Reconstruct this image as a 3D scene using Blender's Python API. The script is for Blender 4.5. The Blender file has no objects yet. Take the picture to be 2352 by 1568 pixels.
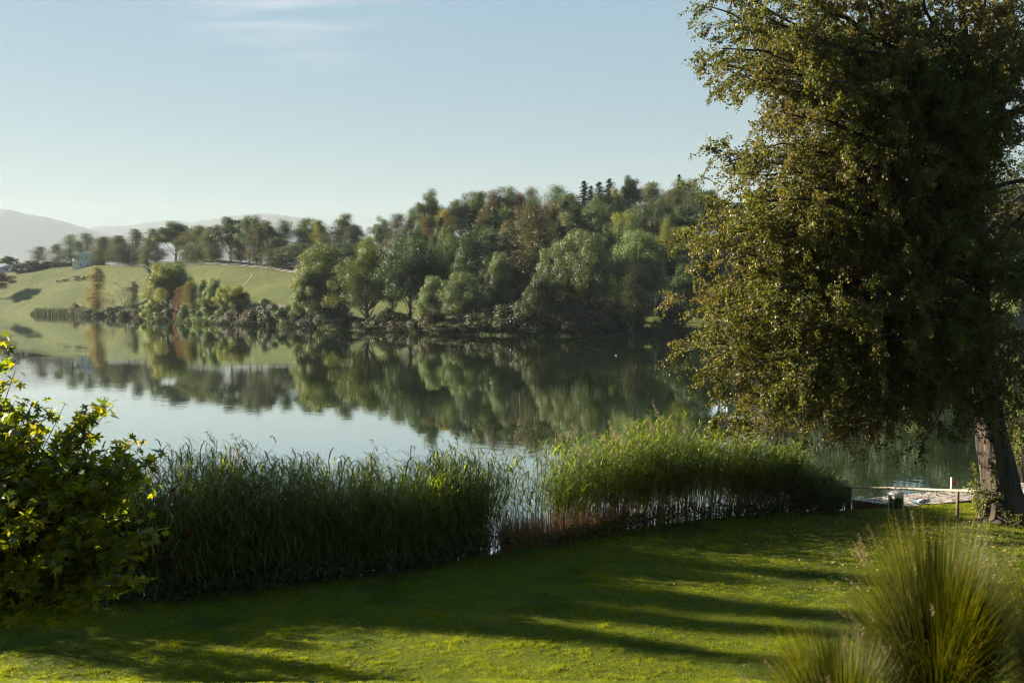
import bpy, math, random
import numpy as np
from mathutils import Vector, Matrix

# ------------------------------------------------------------------ camera, sky, sun, exposure
scene = bpy.context.scene
R = math.radians
CAM_Z, PITCH, LENS = 8.0, R(2.35), 35.0
F = 2352 * LENS / 36.0                       # focal length in units of a 2352-wide view
cam_d = bpy.data.cameras.new('camera')
cam = bpy.data.objects.new('camera', cam_d)
scene.collection.objects.link(cam)
cam.location = (0, 0, CAM_Z)
cam.rotation_euler = (math.pi / 2 - PITCH, 0, 0)
cam_d.lens = LENS; cam_d.sensor_width = 36.0
cam_d.clip_start = 0.05; cam_d.clip_end = 30000
cam_d.dof.use_dof = True; cam_d.dof.focus_distance = 34.0; cam_d.dof.aperture_fstop = 2.2
scene.camera = cam

SUN_AZ, SUN_EL = R(-70), R(21)               # azimuth clockwise from +Y
sun_dir = Vector((math.sin(SUN_AZ) * math.cos(SUN_EL), math.cos(SUN_AZ) * math.cos(SUN_EL), math.sin(SUN_EL)))
sd = bpy.data.lights.new('sun', 'SUN')
sd.energy = 5.0; sd.angle = R(0.5); sd.color = (1.0, 0.88, 0.71)
sun = bpy.data.objects.new('sun', sd)
scene.collection.objects.link(sun)
sun.rotation_euler = sun_dir.to_track_quat('Z', 'Y').to_euler()

world = bpy.data.worlds.new('World'); scene.world = world
world.use_nodes = True
wt = world.node_tree; wt.nodes.clear()
wo = wt.nodes.new('ShaderNodeOutputWorld'); bg = wt.nodes.new('ShaderNodeBackground')
sky = wt.nodes.new('ShaderNodeTexSky'); sky.sky_type = 'NISHITA'; sky.sun_disc = False
sky.sun_elevation = SUN_EL; sky.sun_rotation = SUN_AZ
sky.altitude = 400; sky.air_density = 1.0; sky.dust_density = 0.25; sky.ozone_density = 1.2
bg.inputs['Strength'].default_value = 0.062
# thin cirrus streaks high in the sky
tc = wt.nodes.new('ShaderNodeTexCoord'); sep = wt.nodes.new('ShaderNodeSeparateXYZ')
wt.links.new(tc.outputs['Generated'], sep.inputs[0])
dv = wt.nodes.new('ShaderNodeMath'); dv.operation = 'DIVIDE'
wt.links.new(sep.outputs['X'], dv.inputs[0]); wt.links.new(sep.outputs['Y'], dv.inputs[1])
dz = wt.nodes.new('ShaderNodeMath'); dz.operation = 'DIVIDE'
wt.links.new(sep.outputs['Z'], dz.inputs[0]); wt.links.new(sep.outputs['Y'], dz.inputs[1])
cmb = wt.nodes.new('ShaderNodeCombineXYZ'); wt.links.new(dv.outputs[0], cmb.inputs[0]); wt.links.new(dz.outputs[0], cmb.inputs[1])
mp = wt.nodes.new('ShaderNodeMapping'); mp.inputs['Rotation'].default_value = (0, 0, R(-12)); mp.inputs['Scale'].default_value = (4, 38, 1)
wt.links.new(cmb.outputs[0], mp.inputs[0])
nz = wt.nodes.new('ShaderNodeTexNoise'); nz.inputs['Scale'].default_value = 1.0; nz.inputs['Detail'].default_value = 5
wt.links.new(mp.outputs[0], nz.inputs['Vector'])
mp2 = wt.nodes.new('ShaderNodeMapping'); mp2.vector_type = 'POINT'
mp2.inputs['Location'].default_value = (0.22 * 7.0, -0.288 * 14, 0); mp2.inputs['Scale'].default_value = (7.0, 14, 0)
wt.links.new(cmb.outputs[0], mp2.inputs[0])
gr = wt.nodes.new('ShaderNodeTexGradient'); gr.gradient_type = 'SPHERICAL'; wt.links.new(mp2.outputs[0], gr.inputs[0])
mr = wt.nodes.new('ShaderNodeMapRange'); mr.inputs['From Min'].default_value = 0.42; mr.inputs['From Max'].default_value = 0.75
mr.inputs['To Max'].default_value = 1.0
wt.links.new(nz.outputs['Fac'], mr.inputs['Value'])
mm = wt.nodes.new('ShaderNodeMath'); mm.operation = 'MULTIPLY'
wt.links.new(gr.outputs['Fac'], mm.inputs[0]); wt.links.new(mr.outputs[0], mm.inputs[1])
hs = wt.nodes.new('ShaderNodeMix'); hs.data_type = 'RGBA'; hs.blend_type = 'MULTIPLY'; hs.inputs['Factor'].default_value = 1.0
hs.inputs['B'].default_value = (0.865, 1.005, 0.94, 1)
# even out the sky's brightness range while keeping its hues
bw = wt.nodes.new('ShaderNodeRGBToBW'); wt.links.new(sky.outputs[0], bw.inputs[0])
pw = wt.nodes.new('ShaderNodeMath'); pw.operation = 'POWER'; pw.inputs[1].default_value = -0.85; wt.links.new(bw.outputs[0], pw.inputs[0])
vs = wt.nodes.new('ShaderNodeVectorMath'); vs.operation = 'SCALE'; wt.links.new(sky.outputs[0], vs.inputs[0]); wt.links.new(pw.outputs[0], vs.inputs['Scale'])
wt.links.new(vs.outputs[0], hs.inputs['A'])
mx = wt.nodes.new('ShaderNodeMix'); mx.data_type = 'RGBA'
wt.links.new(mm.outputs[0], mx.inputs['Factor']); wt.links.new(hs.outputs['Result'], mx.inputs['A'])
mx.inputs['B'].default_value = (2.3, 2.45, 2.5, 1)
wt.links.new(mx.outputs['Result'], bg.inputs['Color']); wt.links.new(bg.outputs[0], wo.inputs['Surface'])

scene.view_settings.view_transform = 'Standard'; scene.view_settings.look = 'None'
scene.view_settings.exposure = 2.4; scene.view_settings.gamma = 1.0
cy = scene.cycles
cy.max_bounces = 6; cy.diffuse_bounces = 2; cy.glossy_bounces = 3; cy.transmission_bounces = 4
cy.volume_bounces = 1; cy.transparent_max_bounces = 4; cy.caustics_reflective = False; cy.caustics_refractive = False
cy.sample_clamp_indirect = 4.0; cy.filter_width = 1.05


HAZE = True
HAZE_DENSITY = 0.000065

# ------------------------------------------------------------------ helpers
rng = np.random.default_rng(7)
pyr = random.Random(11)
COL = scene.collection

def ray(px, py):
    x = (px - 1176) / F; y = -(py - 784) / F
    return np.array([x, math.cos(PITCH) + y * math.sin(PITCH), -math.sin(PITCH) + y * math.cos(PITCH)])
def P(px, py, Y):
    d = ray(px, py); return np.array([0, 0, CAM_Z]) + d * (Y / d[1])
def X_of(px, Y): return (px - 1176) / F * Y * 1.0

def tag(o, label=None, cat=None, group=None, kind=None):
    if label: o['label'] = label
    if cat: o['category'] = cat
    if group: o['group'] = group
    if kind: o['kind'] = kind
    return o
def empty(name, loc, rz=0.0, scale=None):
    o = bpy.data.objects.new(name, None); COL.objects.link(o)
    o.location = loc; o.rotation_euler = (0, 0, rz); o.empty_display_size = 0.3
    if scale is not None: o.scale = scale
    return o
def link_mesh(name, me, mat=None, parent=None):
    o = bpy.data.objects.new(name, me); COL.objects.link(o)
    if mat is not None:
        for m in (mat if isinstance(mat, (list, tuple)) else [mat]): me.materials.append(m)
    if parent is not None: o.parent = parent
    return o
def np_mesh(name, verts, faces, smooth=False, midx=None):
    """verts (N,3); faces list of (M,k) arrays"""
    me = bpy.data.meshes.new(name)
    verts = np.ascontiguousarray(verts, dtype=np.float32)
    me.vertices.add(len(verts)); me.vertices.foreach_set('co', verts.ravel())
    faces = [np.asarray(f, dtype=np.int32) for f in faces if len(f)]
    nl = sum(f.size for f in faces); nf = sum(len(f) for f in faces)
    me.loops.add(nl); me.polygons.add(nf)
    li = np.concatenate([f.ravel() for f in faces]); me.loops.foreach_set('vertex_index', li)
    tot = np.concatenate([np.full(len(f), f.shape[1], dtype=np.int32) for f in faces])
    st = np.concatenate([[0], np.cumsum(tot)[:-1]]).astype(np.int32)
    me.polygons.foreach_set('loop_start', st); me.polygons.foreach_set('loop_total', tot)
    me.polygons.foreach_set('use_smooth', np.full(nf, bool(smooth)))
    if midx is not None: me.polygons.foreach_set('material_index', np.asarray(midx, dtype=np.int32))
    me.update(calc_edges=True); me.validate()
    return me
def soup(name, V, smooth=False, midx=None):
    """V (M,k,3) separate polygons"""
    M, k = V.shape[:2]
    return np_mesh(name, V.reshape(-1, 3), [np.arange(M * k).reshape(M, k)], smooth, midx)
def unit(v): return v / np.maximum(np.linalg.norm(v, axis=-1, keepdims=True), 1e-9)
def rand_dirs(r, n):
    v = r.normal(size=(n, 3)); return unit(v)
def leaf_quads(c, nrm, L, W, r, tdir=None):
    n = len(c)
    t = rand_dirs(r, n) if tdir is None else tdir
    t = unit(t - nrm * np.sum(t * nrm, axis=1, keepdims=True)); b = np.cross(nrm, t)
    L = np.broadcast_to(L, (n,))[:, None]; W = np.broadcast_to(W, (n,))[:, None]
    return np.stack([c - t * L / 2, c + b * W / 2 - t * L * .08, c + t * L / 2, c - b * W / 2 - t * L * .08], axis=1)

class Geo:
    """collects tubes, boxes, revolved shapes into one mesh"""
    def __init__(self): self.v = []; self.f3 = []; self.f4 = []; self.n = 0
    def add(self, v, f4=None, f3=None):
        v = np.asarray(v, dtype=float); self.v.append(v)
        if f4 is not None and len(f4): self.f4.append(np.asarray(f4) + self.n)
        if f3 is not None and len(f3): self.f3.append(np.asarray(f3) + self.n)
        self.n += len(v); return self
    def tube(self, pts, rad, n=6, cap=True, ell=None, jit=None):
        pts = np.asarray(pts, dtype=float); m = len(pts); rad = np.broadcast_to(rad, (m,))
        d = np.gradient(pts, axis=0); d = unit(d)
        ref = np.array([0, 0, 1.0]) if abs(d[0][2]) < .9 else np.array([1.0, 0, 0])
        a = unit(np.cross(d, ref)); b = np.cross(d, a)
        th = np.linspace(0, 2 * np.pi, n, endpoint=False)
        rr = rad[:, None] * np.ones(n)[None]
        if jit is not None: rr = rr * jit
        ring = pts[:, None, :] + rr[..., None] * (np.cos(th)[None, :, None] * a[:, None] + np.sin(th)[None, :, None] * b[:, None])
        i = np.arange(m - 1)[:, None] * n; j = np.arange(n)[None]; jn = (j + 1) % n
        f = np.stack([i + j, i + jn, i + n + jn, i + n + j], axis=-1).reshape(-1, 4)
        v = ring.reshape(-1, 3); f3 = None
        if cap:
            v = np.vstack([v, pts[0], pts[-1]]); c0, c1 = m * n, m * n + 1
            jj = np.arange(n); f3 = np.vstack([np.stack([np.full(n, c0), (jj + 1) % n, jj], 1), np.stack([np.full(n, c1), (m - 1) * n + jj, (m - 1) * n + (jj + 1) % n], 1)])
        return self.add(v, f, f3)
    def box(self, lo, hi, M=None):
        x0, y0, z0 = lo; x1, y1, z1 = hi
        v = np.array([[x0,y0,z0],[x1,y0,z0],[x1,y1,z0],[x0,y1,z0],[x0,y0,z1],[x1,y0,z1],[x1,y1,z1],[x0,y1,z1]], float)
        if M is not None: v = v @ np.asarray(M)[:3, :3].T + np.asarray(M)[:3, 3]
        return self.add(v, [[0,3,2,1],[4,5,6,7],[0,1,5,4],[1,2,6,5],[2,3,7,6],[3,0,4,7]])
    def lathe(self, prof, n=24, c=(0, 0, 0)):
        prof = np.asarray(prof, float); th = np.linspace(0, 2 * np.pi, n, endpoint=False)
        v = np.stack([prof[:, None, 0] * np.cos(th), prof[:, None, 0] * np.sin(th), np.repeat(prof[:, 1:2], n, 1)], -1).reshape(-1, 3) + np.array(c)
        m = len(prof); i = np.arange(m - 1)[:, None] * n; j = np.arange(n)[None]; jn = (j + 1) % n
        return self.add(v, np.stack([i + j, i + jn, i + n + jn, i + n + j], -1).reshape(-1, 4))
    def mesh(self, name, smooth=False):
        fs = []
        if self.f4: fs.append(np.vstack(self.f4))
        if self.f3: fs.append(np.vstack(self.f3))
        return np_mesh(name, np.vstack(self.v), fs, smooth)
    def build(self, name, mat, parent=None, smooth=False):
        return link_mesh(name, self.mesh(name, smooth), mat, parent)
def bez(p0, p1, p2, n):
    t = np.linspace(0, 1, n)[:, None]; p0, p1, p2 = map(np.asarray, (p0, p1, p2))
    return (1 - t) ** 2 * p0 + 2 * t * (1 - t) * p1 + t * t * p2
def vnoise(x, y, seed=0):
    """smooth 2-D value noise in numpy, about -1..1"""
    x = np.asarray(x, float); y = np.asarray(y, float)
    xi = np.floor(x).astype(np.int64); yi = np.floor(y).astype(np.int64); fx = x - xi; fy = y - yi
    def h(a, b):
        k = (a * 374761393 + b * 668265263 + seed * 974634777) & 0x7fffffff
        k = ((k ^ (k >> 13)) * 1274126177) & 0x7fffffff
        return ((k ^ (k >> 16)) & 0xffff) / 32767.5 - 1
    u = fx * fx * (3 - 2 * fx); w = fy * fy * (3 - 2 * fy)
    return (h(xi, yi) * (1 - u) + h(xi + 1, yi) * u) * (1 - w) + (h(xi, yi + 1) * (1 - u) + h(xi + 1, yi + 1) * u) * w

# ------------------------------------------------------------------ materials
def new_mat(name):
    m = bpy.data.materials.new(name); m.use_nodes = True
    nt = m.node_tree; nt.nodes.clear(); return m, nt
def N(nt, t, **kw):
    n = nt.nodes.new(t)
    for k, v in kw.items(): setattr(n, k, v)
    return n
def ramp(nt, stops, interp='LINEAR'):
    r = N(nt, 'ShaderNodeValToRGB'); e = r.color_ramp.elements; r.color_ramp.interpolation = interp
    while len(e) < len(stops): e.new(0.5)
    for i, (p, c) in enumerate(stops): e[i].position = p; e[i].color = (*c, 1)
    return r
def leaf_mat(name, cols, transl=0.35, rough=0.55, spec=0.25, patch=None, patch_scale=0.25, tint=None, hue_obj=0.0):
    """cols: list of colours spread over single leaves; patch: colour appearing in whole clumps"""
    m, nt = new_mat(name); L = nt.links
    out = N(nt, 'ShaderNodeOutputMaterial'); geo = N(nt, 'ShaderNodeNewGeometry')
    st = [(i / max(1, len(cols) - 1), c) for i, c in enumerate(cols)]
    r = ramp(nt, st); L.new(geo.outputs['Random Per Island'], r.inputs['Fac']); c = r.outputs['Color']
    tcn = N(nt, 'ShaderNodeTexCoord')
    if patch is not None:
        nn = N(nt, 'ShaderNodeTexNoise'); nn.inputs['Scale'].default_value = patch_scale; nn.inputs['Detail'].default_value = 2
        L.new(tcn.outputs['Object'], nn.inputs['Vector'])
        rr = ramp(nt, [(0.50, (0, 0, 0)), (0.64, (1, 1, 1))]); L.new(nn.outputs['Fac'], rr.inputs['Fac'])
        mxn = N(nt, 'ShaderNodeMix', data_type='RGBA'); L.new(rr.outputs['Color'], mxn.inputs['Factor']); L.new(c, mxn.inputs['A'])
        mxn.inputs['B'].default_value = (*patch, 1); c = mxn.outputs['Result']
    oi = N(nt, 'ShaderNodeObjectInfo'); hv = N(nt, 'ShaderNodeHueSaturation')
    ma = N(nt, 'ShaderNodeMapRange'); ma.inputs['To Min'].default_value = 0.5 - hue_obj; ma.inputs['To Max'].default_value = 0.5 + hue_obj
    L.new(oi.outputs['Random'], ma.inputs['Value']); L.new(ma.outputs[0], hv.inputs['Hue'])
    mb = N(nt, 'ShaderNodeMapRange'); mb.inputs['To Min'].default_value = 0.8; mb.inputs['To Max'].default_value = 1.15
    L.new(oi.outputs['Random'], mb.inputs['Value']); L.new(mb.outputs[0], hv.inputs['Value'])
    L.new(c, hv.inputs['Color']); c = hv.outputs['Color']
    pr = N(nt, 'ShaderNodeBsdfPrincipled'); pr.inputs['Roughness'].default_value = rough; pr.inputs['Specular IOR Level'].default_value = spec
    L.new(c, pr.inputs['Base Color'])
    tr = N(nt, 'ShaderNodeBsdfTranslucent'); mt = N(nt, 'ShaderNodeMix', data_type='RGBA', blend_type='MULTIPLY'); mt.inputs['Factor'].default_value = 1
    L.new(c, mt.inputs['A']); mt.inputs['B'].default_value = (*(tint or (1.6, 1.7, 0.7)), 1)
    L.new(mt.outputs['Result'], tr.inputs['Color'])
    ms = N(nt, 'ShaderNodeMixShader'); ms.inputs['Fac'].default_value = transl
    L.new(pr.outputs[0], ms.inputs[1]); L.new(tr.outputs[0], ms.inputs[2]); L.new(ms.outputs[0], out.inputs['Surface'])
    return m
def surf(name, c1, c2, scale=4.0, rough=0.8, detail=5, bump=0.0, bump_scale=None, stretch=(1, 1, 1), spec=0.3, bdist=0.02, metallic=0.0):
    m, nt = new_mat(name); L = nt.links
    out = N(nt, 'ShaderNodeOutputMaterial'); tcn = N(nt, 'ShaderNodeTexCoord'); mpn = N(nt, 'ShaderNodeMapping')
    mpn.inputs['Scale'].default_value = stretch; L.new(tcn.outputs['Object'], mpn.inputs[0])
    nn = N(nt, 'ShaderNodeTexNoise'); nn.inputs['Scale'].default_value = scale; nn.inputs['Detail'].default_value = detail
    L.new(mpn.outputs[0], nn.inputs['Vector'])
    r = ramp(nt, [(0.35, c1), (0.65, c2)]); L.new(nn.outputs['Fac'], r.inputs['Fac'])
    pr = N(nt, 'ShaderNodeBsdfPrincipled'); pr.inputs['Roughness'].default_value = rough; pr.inputs['Specular IOR Level'].default_value = spec
    pr.inputs['Metallic'].default_value = metallic
    L.new(r.outputs['Color'], pr.inputs['Base Color'])
    if bump:
        n2 = N(nt, 'ShaderNodeTexNoise'); n2.inputs['Scale'].default_value = bump_scale or scale * 3; n2.inputs['Detail'].default_value = 4
        L.new(mpn.outputs[0], n2.inputs['Vector']); bp = N(nt, 'ShaderNodeBump'); bp.inputs['Strength'].default_value = bump; bp.inputs['Distance'].default_value = bdist
        L.new(n2.outputs['Fac'], bp.inputs['Height']); L.new(bp.outputs[0], pr.inputs['Normal'])
    L.new(pr.outputs[0], out.inputs['Surface'])
    return m

M = {}
M['oak'] = leaf_mat('leaf_oak_green', [(.020,.042,.012), (.040,.070,.019), (.070,.102,.028)], patch=(.075,.088,.026), hue_obj=.015)
M['oakfront'] = leaf_mat('leaf_oak_warm_green', [(.040,.062,.014), (.075,.098,.022), (.11,.13,.034)], patch=(.11,.11,.03), hue_obj=.01)
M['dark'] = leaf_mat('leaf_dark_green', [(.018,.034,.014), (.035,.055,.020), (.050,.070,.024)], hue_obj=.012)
M['pale'] = leaf_mat('leaf_pale_green', [(.060,.088,.034), (.100,.130,.050), (.150,.175,.078)], spec=.35, hue_obj=.01)
M['ygreen'] = leaf_mat('leaf_yellow_green', [(.10,.115,.022), (.15,.16,.03), (.21,.19,.04)], patch=(.07,.095,.02), hue_obj=.012)
M['yellow'] = leaf_mat('leaf_yellow', [(.16,.13,.03), (.26,.19,.04), (.33,.24,.06)], patch=(.10,.12,.03), hue_obj=.01)
M['orange'] = leaf_mat('leaf_orange_brown', [(.055,.055,.018), (.082,.074,.022), (.115,.090,.028)], tint=(1.5,1.1,.6), patch=(.07,.08,.025), hue_obj=.012)
M['rust'] = leaf_mat('leaf_rust', [(.075,.052,.026), (.11,.07,.033), (.14,.085,.042)], tint=(1.5,1.0,.6), hue_obj=.01)
M['red'] = leaf_mat('leaf_red', [(.11,.04,.022), (.18,.05,.03), (.10,.055,.022)], tint=(1.5,.9,.8), patch=(.10,.09,.03))
M['redgreen'] = leaf_mat('leaf_green_with_red', [(.08,.11,.025), (.13,.15,.03), (.17,.17,.04)], patch=(.17,.06,.035), patch_scale=.35)
M['brown'] = leaf_mat('leaf_brownish', [(.045,.050,.020), (.068,.066,.027), (.092,.080,.034)], tint=(1.3,1.2,.7), patch=(.04,.06,.02), hue_obj=.012)
M['birch'] = leaf_mat('leaf_birch', [(.034,.050,.018), (.060,.074,.025), (.098,.092,.030)], patch=(.085,.075,.03), hue_obj=.010)
M['spruce'] = leaf_mat('needle_spruce', [(.012,.026,.014), (.022,.040,.018), (.032,.050,.022)], transl=.1, hue_obj=.01)
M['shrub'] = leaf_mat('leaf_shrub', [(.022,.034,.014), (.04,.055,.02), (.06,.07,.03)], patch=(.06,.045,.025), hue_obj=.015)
M['alder'] = leaf_mat('leaf_alder', [(.045,.065,.010), (.075,.095,.014), (.115,.125,.020), (.165,.135,.035)], transl=.40, rough=.5, spec=.3, patch=(.125,.105,.035), patch_scale=.35, tint=(1.9,1.8,.5))
M['catkin'] = leaf_mat('alder_catkin_brown', [(.10,.055,.03), (.17,.10,.06), (.22,.14,.09)], transl=.15, tint=(1.2,1,.8))
M['maple'] = leaf_mat('leaf_maple', [(.038,.060,.009), (.062,.085,.012), (.10,.115,.016), (.16,.14,.02)], transl=.56, rough=.45, spec=.35, tint=(3.0,2.8,.4))
M['reed'] = leaf_mat('leaf_reed', [(.048,.082,.010), (.09,.135,.015), (.145,.19,.022), (.20,.22,.045)], transl=.5, rough=.45, spec=.35, tint=(2.2,2.3,.6))
M['drystalk'] = leaf_mat('dry_stalk', [(.30,.15,.07), (.40,.24,.11), (.22,.12,.05)], transl=.2, tint=(1.3,1,.7))
M['reedstem'] = leaf_mat('reed_stem', [(.08,.055,.025), (.20,.11,.055), (.24,.16,.07), (.05,.06,.02)], transl=.1, tint=(1,1,1))
M['plume'] = leaf_mat('reed_plume', [(.16,.12,.07), (.28,.21,.13)], transl=.4, tint=(1.2,1.1,1.0))
M['willow'] = leaf_mat('leaf_willow', [(.04,.065,.018), (.07,.095,.028), (.12,.14,.05)], transl=.3, rough=.38, spec=.5, tint=(1.7,1.8,.6))
M['viburnum'] = leaf_mat('leaf_viburnum', [(.03,.05,.012), (.06,.08,.02), (.09,.10,.02)], patch=(.20,.035,.03), patch_scale=2.6)
M['nettle'] = leaf_mat('leaf_undergrowth', [(.02,.035,.010), (.04,.055,.016), (.08,.07,.03)])
M['grass'] = leaf_mat('grass_blade', [(.090,.120,.005), (.14,.172,.007), (.21,.23,.014)], transl=.5, rough=.5, spec=.2, tint=(1.8,1.7,.4), patch=(.075,.105,.012), patch_scale=.7)
M['tuft'] = leaf_mat('ornamental_grass_blade', [(.018,.031,.003), (.046,.060,.006), (.15,.14,.016)], transl=.45, tint=(1.7,1.55,.4))
M['litter'] = leaf_mat('fallen_leaf', [(.13,.07,.035), (.07,.04,.025), (.26,.17,.08), (.10,.05,.03)], transl=.05)
M['litter_y'] = leaf_mat('fallen_leaf_yellow', [(.26,.20,.06), (.16,.11,.05), (.36,.30,.14), (.12,.10,.04)], transl=.1)
M['bark'] = surf('bark_grey', (.05,.042,.034), (.14,.115,.09), 2.2, .95, bump=.6, stretch=(1,1,.25), bdist=.05)
M['bark_birch'] = surf('bark_birch', (.16,.15,.13), (.62,.60,.55), 1.6, .8, stretch=(.5,.5,2.5))
M['bark_alder'] = surf('bark_alder', (.014,.011,.009), (.085,.065,.048), 3.2, .95, detail=8, bump=1.0, bump_scale=7, stretch=(1.3,1.3,.22), bdist=.06)
M['twig'] = surf('twig_bark', (.03,.022,.018), (.06,.045,.035), 3, .9)
M['hotel_wall_shade_grey'] = surf('hotel_wall_shade_grey', (.20,.22,.23), (.26,.28,.29), .6, .85)  # white walls toned bluish grey, their shade put into the colour
M['render_white'] = surf('render_white', (.42,.44,.45), (.50,.51,.52), .6, .85)
M['render_cream'] = surf('render_cream', (.62,.55,.36), (.72,.65,.44), .8, .85)
M['glass'] = surf('window_glass', (.03,.04,.05), (.05,.06,.07), 1, .08, spec=.8)
M['roof_dark'] = surf('roof_dark', (.05,.05,.055), (.09,.085,.085), 2, .7)
M['roof_metal'] = surf('roof_metal', (.32,.34,.36), (.42,.44,.46), 1.2, .5)
M['wood_rail'] = surf('wood_rail_pale', (.36,.29,.19), (.58,.50,.37), 3, .75, bump=.3, stretch=(.3,6,6))
M['wood_post'] = surf('wood_post_brown', (.07,.05,.035), (.15,.11,.075), 3, .85, bump=.3, stretch=(5,5,.5))
M['wood_fence'] = surf('wood_fence_grey', (.18,.175,.16), (.28,.27,.25), 2, .8)
M['deck'] = surf('deck_boards', (.24,.22,.19), (.40,.37,.32), 2.4, .8, detail=7, bump=.3, stretch=(1,1,1))
M['deck_side'] = surf('deck_side_wood', (.10,.075,.05), (.20,.15,.10), 2.4, .85, bump=.3)
M['bin_green'] = surf('bin_green_metal', (.008,.022,.014), (.014,.035,.022), 6, .4, spec=.5)
M['bin_lid'] = surf('bin_lid_metal', (.22,.22,.16), (.32,.31,.23), 4, .5)
M['liner'] = surf('bin_liner_plastic', (.55,.50,.52), (.75,.72,.73), 9, .4, bump=.4)
M['galv'] = surf('post_galvanised', (.25,.25,.24), (.42,.41,.39), 8, .5)
M['sign_red'] = surf('sign_red', (.33,.02,.02), (.42,.035,.03), 3, .5)
M['white_paint'] = surf('white_paint', (.72,.72,.70), (.82,.82,.80), 5, .5)
M['cloth_blue'] = surf('cloth_blue', (.03,.20,.32), (.25,.42,.50), 9, .8)
M['cloth_red'] = surf('cloth_red', (.30,.03,.06), (.42,.05,.09), 9, .8)
M['cow'] = surf('cow_hide', (.015,.012,.01), (.04,.03,.022), 1.2, .9)
M['bare'] = surf('bare_branch', (.12,.10,.085), (.22,.19,.165), 1.5, .9)

def ground_mat(name, cols, scale, fine, bump=.4, bdist=.15, fine_amt=.5):
    m, nt = new_mat(name); L = nt.links; out = N(nt, 'ShaderNodeOutputMaterial'); tcn = N(nt, 'ShaderNodeTexCoord')
    n1 = N(nt, 'ShaderNodeTexNoise'); n1.inputs['Scale'].default_value = scale; n1.inputs['Detail'].default_value = 4
    n2 = N(nt, 'ShaderNodeTexNoise'); n2.inputs['Scale'].default_value = fine; n2.inputs['Detail'].default_value = 6; n2.inputs['Roughness'].default_value = .65
    L.new(tcn.outputs['Object'], n1.inputs['Vector'])
    mpn = N(nt, 'ShaderNodeMapping'); mpn.inputs['Rotation'].default_value = (0, 0, R(-18)); mpn.inputs['Scale'].default_value = (1, 2.2, 1)
    L.new(tcn.outputs['Object'], mpn.inputs[0]); L.new(mpn.outputs[0], n2.inputs['Vector'])
    mxn = N(nt, 'ShaderNodeMix', data_type='FLOAT'); mxn.inputs[0].default_value = fine_amt
    L.new(n1.outputs['Fac'], mxn.inputs[2]); L.new(n2.outputs['Fac'], mxn.inputs[3])
    r = ramp(nt, [(0.30 + .4 * i / (len(cols) - 1), c) for i, c in enumerate(cols)]); L.new(mxn.outputs[0], r.inputs['Fac'])
    pr = N(nt, 'ShaderNodeBsdfPrincipled'); pr.inputs['Roughness'].default_value = .95; pr.inputs['Specular IOR Level'].default_value = .1
    L.new(r.outputs['Color'], pr.inputs['Base Color'])
    bp = N(nt, 'ShaderNodeBump'); bp.inputs['Strength'].default_value = bump; bp.inputs['Distance'].default_value = bdist
    L.new(n2.outputs['Fac'], bp.inputs['Height']); L.new(bp.outputs[0], pr.inputs['Normal']); L.new(pr.outputs[0], out.inputs['Surface'])
    return m
M['meadow'] = ground_mat('meadow_grass', [(.028,.044,.013), (.070,.086,.021), (.120,.126,.034)], .03, .30, bump=1.0, bdist=1.6, fine_amt=.65)
M['plough'] = ground_mat('ploughed_soil', [(.07,.06,.045), (.12,.10,.075)], .1, 1.2)
M['floor'] = ground_mat('forest_floor', [(.02,.025,.010), (.04,.045,.018)], .1, 1.0)
M['lawn'] = ground_mat('lawn_turf', [(.022,.034,.004), (.04,.06,.006), (.06,.08,.010)], .25, 9.0, bump=.6, bdist=.03)
M['hills'] = ground_mat('distant_hill_woods', [(.03,.045,.03), (.05,.065,.04)], .004, .03, bump=.5, bdist=20)

def water_mat():
    m, nt = new_mat('lake_water'); L = nt.links; out = N(nt, 'ShaderNodeOutputMaterial'); tcn = N(nt, 'ShaderNodeTexCoord')
    n1 = N(nt, 'ShaderNodeTexNoise'); n1.inputs['Scale'].default_value = 1.3; n1.inputs['Detail'].default_value = 3
    n2 = N(nt, 'ShaderNodeTexNoise'); n2.inputs['Scale'].default_value = .09; n2.inputs['Detail'].default_value = 2
    for n_ in (n1, n2): L.new(tcn.outputs['Object'], n_.inputs['Vector'])
    r = ramp(nt, [(0.40, (.14, .14, .14)), (0.68, (1, 1, 1))]); L.new(n2.outputs['Fac'], r.inputs['Fac'])
    mu = N(nt, 'ShaderNodeMath', operation='MULTIPLY'); L.new(n1.outputs['Fac'], mu.inputs[0]); L.new(r.outputs['Color'], mu.inputs[1])
    bp = N(nt, 'ShaderNodeBump'); bp.inputs['Strength'].default_value = 1.0; bp.inputs['Distance'].default_value = .006
    L.new(mu.outputs[0], bp.inputs['Height'])
    pr = N(nt, 'ShaderNodeBsdfPrincipled'); pr.inputs['Base Color'].default_value = (.012, .021, .004, 1)
    pr.inputs['Roughness'].default_value = .012; pr.inputs['IOR'].default_value = 1.8
    L.new(bp.outputs[0], pr.inputs['Normal'])
    gl = N(nt, 'ShaderNodeBsdfGlossy'); gl.inputs['Roughness'].default_value = .012; gl.inputs['Color'].default_value = (.97, 1, .985, 1); L.new(bp.outputs[0], gl.inputs['Normal'])
    ms = N(nt, 'ShaderNodeMixShader'); ms.inputs['Fac'].default_value = .56; L.new(pr.outputs[0], ms.inputs[1]); L.new(gl.outputs[0], ms.inputs[2]); L.new(ms.outputs[0], out.inputs['Surface'])
    return m
M['water'] = water_mat()

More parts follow.
